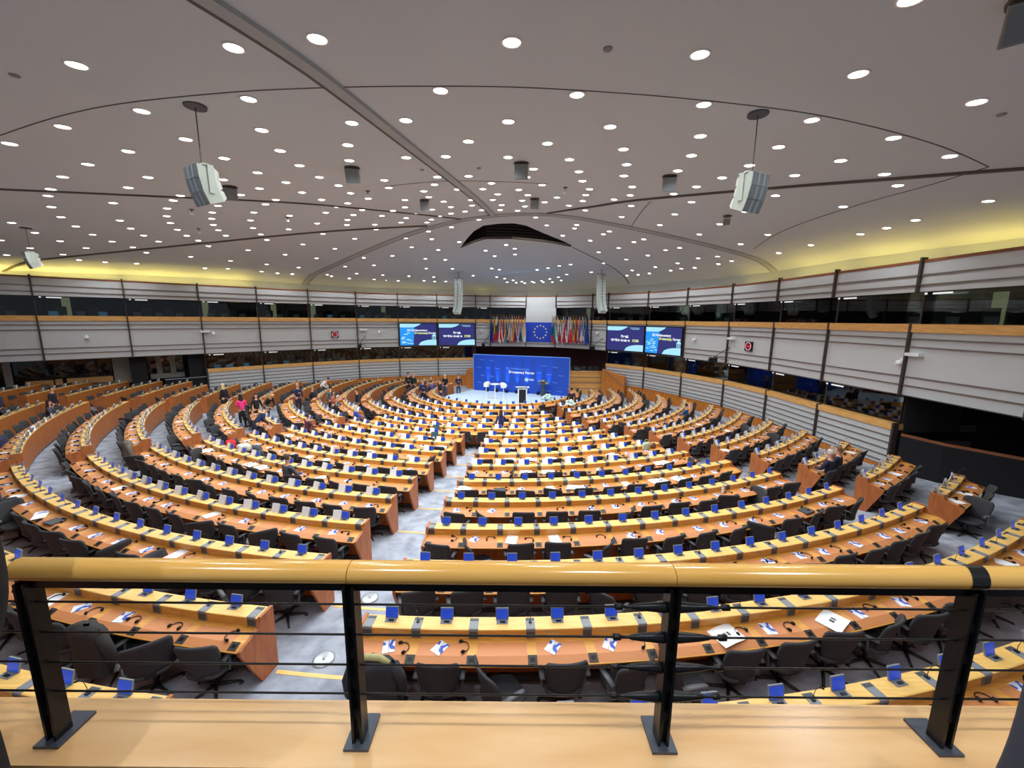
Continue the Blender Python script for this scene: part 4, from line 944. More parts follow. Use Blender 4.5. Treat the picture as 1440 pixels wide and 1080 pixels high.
for s in seats:
    turn = rc.gauss(0, .16); back = rc.uniform(.0, .07)
    if rc.random() < .16: turn += rc.choice((-1, 1)) * rc.uniform(.7, 1.3); back += .12
    if s['block'] == 'right middle block' and s['i'] == 0: turn, back = {0: (.1, .05), 1: (.0, .02), 2: (-1.0, .2), 3: (.05, .02), 4: (.3, .1)}.get(s['j'], (turn, back))
    T = seat_T(s) @ Matrix.Translation((0, -.44 - back, 0)) @ Matrix.Rotation(turn, 4, 'Z')
    s['chair'] = T
    if nch < 300:
        l = 'dark grey office chair, ' + seat_label(s)
        loc = T.to_translation(); rz = T.to_euler().z
        if s['d'] < 15:
            t = thing('office_chair', loc, l, 'chair', 'office chairs at the curved desks', rz); stamp(CH, t)
        else:
            tag(obj('office_chair', chair_one, None, loc, rz), l, 'chair', 'office chairs at the curved desks')
        nch += 1
    else:
        b = len(rest.v); rest.v += [tuple(T @ Vector(v)) for v in chair_mb.v]; rest.f += [tuple(q + b for q in f) for f in chair_mb.f]; rest.mi += chair_mb.mi
if rest.v:
    o = rest.build('distant_office_chairs', [M['chairs'], M['chairf'], M['chairm'], M['chairb']], smooth=True); tag(o, 'dark grey office chairs at the farthest curved desks', 'chair', 'office chairs at the curved desks', 'stuff')

# ------------------------------------------------------------------ cards, leaflets, headphones on the desks
mb = MB(); mb.slab([[(-.09, 0, .0), (.09, 0, .0)], [(-.09, .07, .18), (.09, .07, .18)]], (0, .003, 0)); mb.slab([[(-.09, .10, .0), (.09, .10, .0)], [(-.09, .073, .18), (.09, .073, .18)]], (0, .003, 0))
card_me = mb.mesh('name_card', [M['card']])
mb = MB()
for k in range(2): 
    x0 = -.075 + k * .08; mb.slab([[(x0, -.10, 0), (x0 + .072, -.10, 0)], [(x0, .10, 0), (x0 + .072, .10, 0)]], (0, 0, .004 + .001 * k))
leaf_me = mb.mesh('leaflet', [M['leaf']])
mb = MB(); mb.slab([[(-.11, -.15, 0), (.11, -.15, 0)], [(-.11, .15, 0), (.11, .15, 0)]], (0, 0, .004)); sheet_me = mb.mesh('paper_sheet', [M['card']])
mb = MB(); mb.tube([(.085 * cos(a), .085 * sin(a), .008 + .004 * sin(a)) for a in [pi * j / 8 for j in range(9)]], .006, 6); band_me = mb.mesh('headband', [M['black']], True)
cups = []
for s_ in (-1, 1): mb = MB(); mb.ball((s_ * .085, -.005, .02), .03, 0, 8, 6, (.6, 1, .8)); cups.append(mb.mesh('ear_cushion', [M['black']], True))
mb = MB(); mb.tube([(.085 * cos(a), .085 * sin(a), .012 + .004 * sin(a)) for a in [pi * j / 8 for j in range(9)]], [.026, .03, .01, .008, .008, .008, .01, .03, .026], 6); hp_one = mb.mesh('headphones', [M['black']], True)
HP = [('headband', band_me, (0, 0, 0), []), ('ear_cushion', cups[0], (0, 0, 0), []), ('ear_cushion', cups[1], (0, 0, 0), [])]
has_card = lambda s: (s['block'] == 'left middle block' and s['i'] >= 3) or (s['block'] == 'left middle block' and s['i'] == 2 and s['j'] < 11) or (s['block'] == 'right middle block' and s['i'] >= 5) or s['block'] in ('front block', 'right wing') or 'left wing' in s['block']
ncard = nleaf = nhp = 0
cards_rest, leaf_rest = MB(), MB()
def far_copy(dst, T, me_mb):
    b = len(dst.v); dst.v += [tuple(T @ Vector(v)) for v in me_mb.v]; dst.f += [tuple(q + b for q in f) for f in me_mb.f]; dst.mi += me_mb.mi
cmb = MB(); cmb.slab([[(-.09, 0, .0), (.09, 0, .0)], [(-.09, .07, .18), (.09, .07, .18)]], (0, .003, 0))
lmb = MB(); lmb.slab([[(-.075, -.10, 0), (.075, -.10, 0)], [(-.075, .10, 0), (.075, .10, 0)]], (0, 0, .004))
for s in seats:
    T = seat_T(s)
    if has_card(s) and not (s['i'] == 13):
        Tc = T @ Matrix.Translation((-.17, -.1, .931)) @ Matrix.Rotation(rc.gauss(0, .12), 4, 'Z')
        if ncard < 300: tag(obj('name_card', card_me, None, Tc.to_translation(), Tc.to_euler().z), 'white folded card, ' + seat_label(s), 'card', 'white cards on the desk ledges'); ncard += 1
        else: far_copy(cards_rest, Tc, cmb)
    zt = .7855
    if s['i'] == 13: continue
    rv = rc.random()
    if rv < .86:
        Tl = T @ Matrix.Translation((rc.uniform(-.16, .12), -.355 + rc.uniform(-.02, .02), zt - .001)) @ Matrix.Rotation(rc.uniform(-.7, .5), 4, 'Z')
        if nleaf < 300:
            big = rc.random() < .14; o = obj('paper_sheet' if big else 'leaflet', sheet_me if big else leaf_me, None, Tl.to_translation(), Tl.to_euler().z)
            tag(o, ('white paper sheet, ' if big else 'blue and white leaflet, ') + seat_label(s), 'paper', 'papers on the desks'); nleaf += 1
        else: far_copy(leaf_rest, Tl, lmb)
    if rc.random() < .74 and nhp < 300:
        Tl = T @ Matrix.Translation((rc.uniform(.12, .26), -.36 + rc.uniform(-.03, .03), zt)) @ Matrix.Rotation(rc.uniform(-1.6, 1.6), 4, 'Z')
        t = thing('headphones', Tl.to_translation(), 'black headphones, ' + seat_label(s), 'headphones', 'headphones on the desks', Tl.to_euler().z)
        if s['d'] < 13: stamp(HP, t)
        else:
            bpy.data.objects.remove(t); tag(obj('headphones', hp_one, None, Tl.to_translation(), Tl.to_euler().z), 'black headphones, ' + seat_label(s), 'headphones', 'headphones on the desks')
        nhp += 1
if cards_rest.v: tag(cards_rest.build('distant_name_cards', M['card']), 'white folded cards on the farthest desk ledges', 'card', 'white cards on the desk ledges', 'stuff')
if leaf_rest.v: tag(leaf_rest.build('distant_leaflets', M['leaf']), 'blue and white leaflets on the farthest desks', 'paper', 'papers on the desks', 'stuff')
def find(block, i, j):
    for s in seats:
        if s['block'] == block and s['i'] == i and s['j'] == j: return s
def on_desk(s, dx, dy, rz=0, z=.788): return seat_T(s) @ Matrix.Translation((dx, dy, z)) @ Matrix.Rotation(rz, 4, 'Z')
def put(name, mesh, T, label, cat, group=None): return tag(obj(name, mesh, None, T.to_translation(), T.to_euler().z), label, cat, group)
mb = MB(); mb.slab([[(-.2, -.15, .002), (0, -.15, .014), (.2, -.15, .004)], [(-.2, .15, .002), (0, .15, .014), (.2, .15, .004)]], (0, 0, .006)); mb.box(-.06, .05, -.03, .03, .019, .0195, 1)
book_me = mb.mesh('open_folder', [M['card'], M['dark']])
for bl, i, j, dx, dy, rz, l in (('right middle block', 0, 6, -.02, -.37, .25, 'open white folder on the nearest full desk, right of the third railing post'), ('right middle block', 0, 8, .12, -.40, .4, 'large open white folder under headphones on the nearest full desk'),
                            ('right middle block', 6, 1, .1, -.4, .1, 'open white papers on the seventh desk of the right middle block'), ('right middle block', 5, 8, .1, -.4, .2, 'open white papers near the right end of a middle desk'), ('left middle block', 6, 3, 0, -.4, -.2, 'spread white papers on a busy left middle desk'),
                            ('left middle block', 5, 13, 0, -.4, -.4, 'open white papers near the red bag on the left')):
    s = find(bl, i, j)
    if s: put('open_folder', book_me, on_desk(s, dx, dy, rz), l, 'paper', 'open folders on the desks')
for s in [q for q in seats if 4 <= q['i'] <= 9 and 'wing' not in q['block']]:
    if rc.random() < .22:
        put('open_folder', book_me, on_desk(s, rc.uniform(-.2, .2), -.39, rc.uniform(-.5, .5), .787), 'open white papers, ' + seat_label(s), 'paper', 'open folders on the desks')
mb = MB(); mb.box(-.16, .16, -.11, .11, 0, .016); lap_a = mb.mesh('laptop_body', [M['dark']])
mb = MB(); mb.box(-.16, .16, -.004, .004, 0, .22, 0, Matrix.Translation((0, .11, .012)) @ Matrix.Rotation(R(-18), 4, 'X')); mb.box(-.15, .15, -.006, -.004, .01, .21, 1, Matrix.Translation((0, .11, .012)) @ Matrix.Rotation(R(-18), 4, 'X')); lap_b = mb.mesh('laptop_lid', [M['dark'], M['boothblue']])
for bl, i, j, op, l in (('left middle block', 1, 8, 0, 'closed grey laptop on the wide left desk near the white paper'), ('left middle block', 8, 1, 1, 'open laptop with pale blue screen at the aisle end of a left desk'), ('right middle block', 4, 1, 0, 'closed dark laptop near the aisle on a middle desk'), ('right middle block', 2, 11, 0, 'closed dark tablet on the third desk towards the right'), ('front block', 9, 9, 1, 'open laptop on the first unbroken desk behind the aisle')):
    s = find(bl, i, j)
    if s:
        T = on_desk(s, .05, -.42, .1); t = thing('laptop', T.to_translation(), l, 'laptop', None, T.to_euler().z); obj('keyboard_base', lap_a, t)
        if op: obj('lid', lap_b, t)
s = find('left middle block', 1, 9)
if s: put('paper_sheet', sheet_me, on_desk(s, .2, -.44, 1.1), 'long white paper beside the closed grey laptop on the left', 'paper')
def bottle(T, l):
    t = thing('water_bottle', T.to_translation(), l, 'bottle')
    mb = MB(); mb.lathe([(.03, 0), (.034, .02), (.034, .14), (.012, .18), (.012, .20)], 12); mb.build('bottle_body', plain('bottle_white', srgb(226, 232, 234), .25), t, (0, 0, 0), True)
    mb = MB(); mb.lathe([(.014, .2), (.014, .22)], 10); mb.build('cap', M['blue'], t, (0, 0, 0))
s = find('right middle block', 3, 9)
if s: bottle(on_desk(s, .1, -.3), 'small white water bottle standing on the fourth desk of the right middle block')
def bag(T, col, l, sx=.34, sy=.14, sz=.30, name='bag'):
    t = thing(name, T.to_translation(), l, 'bag', None, T.to_euler().z); mb = MB()
    rows = [[(sx / 2 * k * cos(2 * pi * j / 16) * (1 + .06 * sin(3 * j)), sy / 2 * k * sin(2 * pi * j / 16), z) for j in range(17)] for k, z in ((.01, 0), (.9, 0), (1, sz * .3), (.95, sz * .7), (.8, sz), (.7, sz * .98), (.05, sz * .6))]
    mb.grid(rows); mb.build('bag_body', cloth('bag_%d_%d_%d' % col, col), t, (0, 0, 0), True)
    mb = MB(); mb.tube([(sx * .25 * cos(a), 0, sz * .95 + sz * .45 * sin(a)) for a in [pi * j / 8 for j in range(9)]], .009, 6); mb.build('handle', cloth('bag_%d_%d_%d' % col, col), t, (0, 0, 0), True)
s = find('right middle block', 6, 8)
if s: bag(on_desk(s, 0, -.3), (190, 196, 160), 'pale green translucent bag standing on a desk towards the right'); bag(on_desk(s, .4, -.25), (110, 70, 60), 'small brown bag beside the pale green bag on the desk', .2, .12, .2)
bag(Matrix.Translation((-9.9, 13.3, row_floor(4) + .79)), (216, 50, 60), 'red bag on a left desk beside a pile of papers', .36, .2, .3)
bag(Matrix.Translation((-9.3, 13.1, row_floor(4) + .79)), (206, 206, 190), 'pale patterned bag lying beside the red bag', .5, .3, .22)
s = find('right wing', 1, 0)
# garments over chairs
def coat(T, col, l, z=.5, name='coat'):
    t = thing(name, T.to_translation(), l, 'coat', None, T.to_euler().z); mb = MB(); n = 18
    rows = [[((.27 * k + .015 * sin(5 * q + 3 * k)) * cos(2 * pi * q / n), -.26 + (.12 * k + .02 * sin(4 * q)) * sin(2 * pi * q / n), zz) for q in range(n + 1)] for k, zz in ((.2, .985), (.8, .97), (1, .9), (1.05, .7), (1.08, .5), (1.12, .32))]
    mb.grid(rows); mb.build('coat_body', cloth('coat_%d_%d_%d' % col, col), t, (0, 0, 0), True)
    for s_ in (-1, 1):
        mb = MB(); mb.tube([(s_ * .24, -.27, .9), (s_ * .31, -.26, .72), (s_ * .32, -.22, .5), (s_ * .28, -.2, .38)], [.07, .065, .055, .05], 10); mb.build('sleeve', cloth('coat_%d_%d_%d' % col, col), t, (0, 0, 0), True)
    return t
s = find('right middle block', 0, 0)
t = coat(s['chair'], (44, 46, 52), 'dark jacket with khaki scarf hung over the chair at the near left desk end')
mb = MB(); mb.tube([(-.2, -.3, .97), (-.08, -.26, 1.02), (.08, -.27, 1.01), (.2, -.3, .96)], [.03, .04, .04, .03], 8); mb.build('scarf', cloth('khaki', (176, 170, 120)), t, (0, 0, 0), True)
coat(Matrix.Translation((-13.2, 13.3, row_floor(3))) @ Matrix.Rotation(-.7, 4, 'Z'), (104, 98, 84), 'olive grey coat hung over a chair in the left aisle')
for bl, i, j, col, l in (('left middle block', 1, 12, (40, 46, 84), 'navy coat over a chair behind the second left desk'), ('left wing', 1, 3, (40, 44, 76), 'navy jacket on a chair of the first left wing rows'), ('left middle block', 0, 2, (48, 46, 44), 'black shaggy garment over a chair at the near left desk'),
                          ('front block', 10, 20, (110, 120, 120), 'grey green coat over a chair in the left front rows'), ('left middle block', 5, 8, (70, 74, 80), 'grey jacket over a chair in the left middle rows'), ('right middle block', 4, 11, (120, 124, 128), 'grey jacket on a chair near the right middle')):
    s = find(bl, i, j)
    if s: coat(s['chair'], col, l)

# nosing strips and floor boxes in the central aisle
for i in range(0, 9):
    a0, a1 = R(-6.45), R(-3.45 + .13 * i); r = row_r(i) + .08; mb = MB()
    arc_solid(mb, r, a0, a1, [(0, row_floor(i) + .005), (.06, row_floor(i) + .005), (.06, row_floor(i) + .016), (0, row_floor(i) + .016)]); struct('trim_%d' % (60 + i), mb, M['ledge'])
for k, (x, y) in enumerate(((-2.73, 5.02), (-2.57, 6.44))):
    z = floor_z(x, y) + .01; t = thing('floor_box', (x, y, z), 'round glassy floor box lid in the central aisle, %s to the balcony' % ('nearest' if k == 0 else 'second nearest'), 'floor box')
    mb = MB(); mb.lathe([(.15, 0), (.155, .012), (.12, .016), (.001, .016)], 24, cap=False); mb.build('lid', plain('floor_box_lid', srgb(176, 184, 190), .12, .2), t, (0, 0, 0), True)
    mb = MB(); mb.lathe([(.02, .016), (.02, .026)], 12); mb.build('knob', M['consgrey'], t, (0, 0, 0))

# ------------------------------------------------------------------ stage and rostrum
ZF = row_floor(10); ZS = ZF + .32
mb = MB(); pl = [pol(4.3, R(a)) for a in range(-100, 96, 6)] + [(4.3, 29.2), (-3.1, 31.6)]
n = len(pl); mb.add([(x, y, ZF) for x, y in pl] + [(x, y, ZS) for x, y in pl], [tuple(range(n))[::-1], tuple(range(n, 2 * n))] + [(i, (i + 1) % n, n + (i + 1) % n, n + i) for i in range(n)])
struct('floor_stage', mb, M['stage'])
BL, BR = Vector((-3.1, 31.45, 0)), Vector((4.28, 29.1, 0)); bt = (BR - BL).normalized(); bn = Vector((bt.y, -bt.x, 0)); BW = (BR - BL).length
z0, z1 = ZS - .2, -2.85
back = thing('stage_backdrop', tuple((BL + BR) / 2 + Vector((0, 0, z0))), 'large freestanding blue backdrop behind the stage with the forum title', 'backdrop')
def bpt(u, z, d=0): return BL + bt * u + bn * d + Vector((0, 0, z))
def bbox(mb, u0, u1, za, zb, d0, d1, m=0):
    q = [bpt(u, z, d) for d in (d0, d1) for z in (za, zb) for u in (u0, u1)]; mb.add(q, [(0, 1, 3, 2), (4, 6, 7, 5), (0, 4, 5, 1), (2, 3, 7, 6), (0, 2, 6, 4), (1, 5, 7, 3)], m)
mb = MB(); bbox(mb, 0, BW, z0, z1, -.12, 0); mb.build('backdrop_panel', M['backdrop'], back)
mb = MB(); bbox(mb, 0, BW, z1, z1 + .04, -.14, .01); bbox(mb, BW - .01, BW + .03, z0, z1 + .04, -.14, .01); bbox(mb, -.03, .01, z0, z1 + .04, -.14, .01); mb.build('frame', M['marks'], back)
def btext(s_, size, u, z, bold, mat, nm):
    me = text_mesh(s_, size, bold); mt = Matrix(((bt.x, 0, bn.x, 0), (bt.y, 0, bn.y, 0), (0, 1, 0, 0), (0, 0, 0, 1))); me.transform(Matrix.Translation(bpt(u, z, .012) - Vector(back.location)) @ mt)
    me.materials.clear(); me.materials.append(mat); obj(nm, me, back)
wm = plain('print_white', srgb(246, 248, 255), .5); zc = lambda f: z1 - (z1 - ZS) * f
btext('EU Parliamentary', .26, BW * .36, zc(.37), .002, M['marks'], 'printed_title'); btext('Democracy Forum', .27, BW * .385, zc(.465), .010, wm, 'printed_title')
mb = MB()
for f, g in ((.09, .14), (.2, .16), (.06, .36), (.16, .36), (.26, .37), (.1, .58), (.2, .59), (.06, .78), (.15, .8), (.26, .81), (.36, .83), (.46, .84), (.57, .86), (.75, .24), (.86, .26), (.7, .43), (.8, .46), (.92, .48), (.86, .67), (.91, .9), (.8, .9)):
    u, z = BW * f, zc(g)
    for k in range(5): bbox(mb, u - .18 + k * .075, u - .12 + k * .075, z + .02 - .008 * k, z + .06 - .008 * k, .003, .01)
mb.build('printed_mark', M['marks'], back)
mb = MB(); u, z = BW * .57, zc(.62)
for k in range(12): a = 2 * pi * k / 12; bbox(mb, u + .12 * cos(a) - .02, u + .12 * cos(a) + .02, z + .12 * sin(a) - .02, z + .12 * sin(a) + .02, .003, .012)
bbox(mb, u - .08, u + .08, z - .05, z + .03, .003, .01); bbox(mb, u + .2, u + .6, z + .02, z + .06, .003, .01); bbox(mb, u + .2, u + .62, z - .06, z - .02, .003, .01)
mb.build('printed_logo', wm, back)
for k, f in enumerate((.16, .265, .37, .475, .58, .70, .80)):
    q = bpt(BW * f, ZS, .2); t = thing('floor_uplight', tuple(q), 'small black floor uplight before the backdrop, %s from the left' % ordn(k + 1), 'lamp', 'floor uplights along the backdrop')
    mb = MB(); mb.box(-.12, .12, -.1, .1, .0, .06); mb.tube([(0, 0, .06), (0, .02, .24)], .1, 12); mb.build('lamp_body', M['black'], t, (0, 0, 0))
    ld = bpy.data.lights.new('uplight_lamp', 'SPOT'); ld.energy = 330; ld.color = (.06, .45, 1); ld.spot_size = R(22); ld.spot_blend = .7; ld.shadow_soft_size = .03
    o = obj('lamp', ld, t, (0, 0, .27)); d = (-bn * .17 + Vector((0, 0, 1.0))).normalized(); o.rotation_euler = (-d).to_track_quat('Z', 'Y').to_euler()
def stool(x, y, rz, l):
    t = thing('white_swivel_stool', (x, y, ZS), l, 'stool', None, rz); mb = MB(); mb.lathe([(.001, 0), (.26, 0), (.27, .02), (.03, .05), (.022, .3), (.022, .85), (.03, .86)], 20, cap=False); mb.build('pedestal', M['white'], t, (0, 0, 0), True)
    mb = MB(); rows = [[((.18 + .08 * v) * sin(a) , -(.02 + (.18 + .06 * v) * cos(a)), .86 + .0 + v * (.34 * (.35 + .65 * max(0, cos(a * .7))))) for a in [R(q) for q in range(-110, 111, 20)]] for v in (0, .4, .8, 1)]
    mb.slab(rows, (0, .02, 0)); mb.lathe([(.001, .84), (.2, .85), (.22, .9), (.001, .91)], 16, cap=False); mb.build('shell_seat', M['white'], t, (0, 0, 0), True)
stool(-1.87, 28.19, 2.4, 'left white swivel stool on the stage, beside the high table'); stool(-.61, 27.73, -2.6, 'right white swivel stool on the stage, between high table and lectern')
t = thing('high_table', (-1.23, 27.95, ZS), 'white round high table on one column between the two stage stools', 'table')
mb = MB(); mb.lathe([(.001, 0), (.28, 0), (.29, .02), (.04, .05), (.035, 1.06)], 20, cap=False); mb.build('pedestal', M['white'], t, (0, 0, 0), True)
mb = MB(); mb.lathe([(.001, 1.06), (.34, 1.06), (.35, 1.08), (.34, 1.1), (.001, 1.1)], 24, cap=False); mb.build('tabletop', M['white'], t, (0, 0, 0), True)
t = thing('lectern', (.72, 26.5, ZS), 'white lectern with a dark front panel standing at the stage edge', 'lectern')
mb = MB(); mb.box(-.32, .32, -.2, .22, 0, .04); mb.box(-.32, -.24, -.15, .18, 0, 1.05); mb.box(.24, .32, -.15, .18, 0, 1.05); mb.box(-.32, .32, -.12, .18, .98, 1.05); mb.build('body', M['white'], t, (0, 0, 0))
mb = MB(); mb.box(-.24, .24, -.13, -.1, .04, .98); mb.build('front_panel', M['void'], t, (0, 0, 0))
mb = MB(); T_ = Matrix.Translation((0, 0, 1.12)) @ Matrix.Rotation(R(-14), 4, 'X'); mb.box(-.45, .45, -.26, .26, -.03, .03, 0, T_); mb.build('slanted_top', M['white'], t, (0, 0, 0))
def bouquet(x, y, z, r_, cols, l, vase=.0):
    t = thing('flower_arrangement', (x, y, z), l, 'flowers'); rr = random.Random(int(x * 100)); mb = MB()
    for k in range(46):
        v = Vector((rr.gauss(0, 1), rr.gauss(0, 1), rr.gauss(0, 1))).normalized() * r_ * rr.uniform(.75, 1); v.z = abs(v.z) * .9 + vase + r_ * .1; mb.ball(v, r_ * .2, k % len(cols), 6, 4)
    mb.build('blossoms', [cloth('bl_%d_%d_%d' % c, c) for c in cols], t, (0, 0, 0), True)
    mb = MB(); mb.lathe([(r_ * .3, 0), (r_ * .5, .05), (r_ * .35, max(.1, vase)), (r_ * .45, max(.12, vase + .05))], 14); mb.build('vase', M['dark'] if vase > .3 else M['white'], t, (0, 0, 0), True)
bouquet(2.55, 27.6, ZS, .42, [(235, 245, 235), (200, 230, 215)], 'low round white flower arrangement on the stage near the inner desk'); bouquet(2.35, 29.0, ZS, .36, [(70, 90, 80), (190, 170, 140), (90, 100, 110)], 'tall dark vase with greenery before the backdrop', .9)
bouquet(3.55, 23.3, ZF + .94, .3, [(235, 245, 240), (190, 225, 215)], 'white flowers on the desk right of the stage')
# rostrum behind and right of the backdrop
ros = thing('rostrum', (6.2, 32.5, ZF), 'stepped wooden rostrum bench right of the blue backdrop', 'rostrum'); mb = MB()
for k, (y_, zt) in enumerate(((31.7, .55), (31.95, .95), (32.2, 1.4))): mb.box(1.0, 7.4, y_, y_ + .27, ZF, ZF + zt)
mb.box(1.0, 7.6, 32.4, 32.55, ZF, ZF + 1.75)
mb.build('stepped_front', M['cap'], ros)
mb = MB()
for zt in (.5, .9, 1.35, 1.0): mb.box(1.0, 7.4, 31.68 + (zt > .6) * .25 + (zt > 1.2) * .25, 31.72 + (zt > .6) * .25 + (zt > 1.2) * .25, ZF + zt - .02, ZF + zt + .02)
mb.build('seam', M['slat'], ros)
mb = MB(); mb.box(4.6, 7.5, 32.35, 32.9, ZF + 1.72, ZF + 1.78); mb.build('bench_top', M['cap'], ros)
for k, x in enumerate((4.9, 5.5, 6.1, 6.7, 7.2)):
    t = thing('rostrum_chair', (x, 33.4, ZF + .75), 'dark high backed chair behind the rostrum, %s from the backdrop' % ordn(k + 1), 'chair', 'chairs behind the rostrum')
    mb = MB(); mb.box(-.2, .2, -.05, .05, .7, 1.35); mb.build('backrest', M['chairf'], t, (0, 0, 0)); mb = MB(); mb.box(-.22, .22, -.45, .0, .45, .55); mb.tube([(0, -.2, 0), (0, -.2, .45)], .04, 8); mb.build('seat', M['chairf'], t, (0, 0, 0))
for k, x in enumerate((4.75, 5.45)):
    t = thing('rostrum_monitor', (x, 32.55, ZF + 1.78), '%s black monitor standing on the rostrum top' % ('left' if k == 0 else 'right'), 'monitor'); mb = MB(); mb.box(-.22, .22, -.02, .02, .02, .3); mb.box(-.06, .06, -.06, .06, 0, .02); mb.build('monitor_body', M['dark'], t, (0, 0, 0))
for nm, pts_, l in (('stair_parapet', [(7.3, 31.3), (8.7, 29.9)], 'sloping wooden stair parapet right of the rostrum'), ('stair_parapet', [(-4.0, 34.1), (-3.1, 33.9)], 'wooden stair parapet left of the blue backdrop')):
    (xa, ya), (xb, yb) = pts_; t = thing(nm, (xa, ya, ZF), l, 'parapet'); d = Vector((xb - xa, yb - ya, 0)).normalized(); q = Vector((-d.y, d.x, 0)) * .12
    mb = MB(); A, B = Vector((xa, ya, ZF)), Vector((xb, yb, ZF)); h1, h2 = (2.15, 1.75) if xa > 0 else (1.6, 2.0)
    mb.add([A - q, B - q, B + q, A + q, A - q + Vector((0, 0, h1)), B - q + Vector((0, 0, h2)), B + q + Vector((0, 0, h2)), A + q + Vector((0, 0, h1))], [(0, 3, 2, 1), (4, 5, 6, 7), (0, 1, 5, 4), (1, 2, 6, 5), (2, 3, 7, 6), (3, 0, 4, 7)]); mb.build('side_panel', M['base'], t)
    mb = MB(); mb.tube([A + Vector((0, -.2, h1 - .05)), B + Vector((0, -.2, h2 - .75))], .03, 8); mb.build('handrail', M['slat'], t)

# ------------------------------------------------------------------ people
def skin_mesh(name, joints, edges, root, mat, sub=1, extra=None):
    """joints: {name: (pos, radius or (rx, ry))}; one continuous skinned surface"""
    names = list(joints); idx = {k: i for i, k in enumerate(names)}
    me = bpy.data.meshes.new(name); me.from_pydata([joints[k][0] for k in names], [(idx[a], idx[b]) for a, b in edges], [])
    o = bpy.data.objects.new(name, me); C.objects.link(o); md = o.modifiers.new('skin', 'SKIN'); md.use_smooth_shade = True
    if not me.skin_vertices: me.attributes  # layer is created with the modifier
    lay = me.skin_vertices[0].data if me.skin_vertices else None
    for k in names:
        r = joints[k][1]; lay[idx[k]].radius = r if isinstance(r, tuple) else (r, r); lay[idx[k]].use_root = (k == root)
    s = o.modifiers.new('sub', 'SUBSURF'); s.levels = sub; s.render_levels = sub
    dg = bpy.context.evaluated_depsgraph_get(); dg.update(); m2 = bpy.data.meshes.new_from_object(o.evaluated_get(dg)); m2.name = name
    bpy.data.objects.remove(o); m2.materials.clear()
    m2.materials.append(mat); m2.polygons.foreach_set('use_smooth', [True] * len(m2.polygons)); return m2
def join_mb(me, mb, mats):
    """append an MB to a mesh as the same object"""
    bm = bmesh.new(); bm.from_mesh(me); b = mb.mesh('x', mats, True); n0 = len(me.materials)
    for m_ in mats: me.materials.append(m_)
    nf = len(bm.faces); bm.from_mesh(b); bm.faces.ensure_lookup_table()
    for f in bm.faces[nf:]: f.material_index += n0
    bm.to_mesh(me); bm.free(); me.polygons.foreach_set('use_smooth', [True] * len(me.polygons))
V = Vector
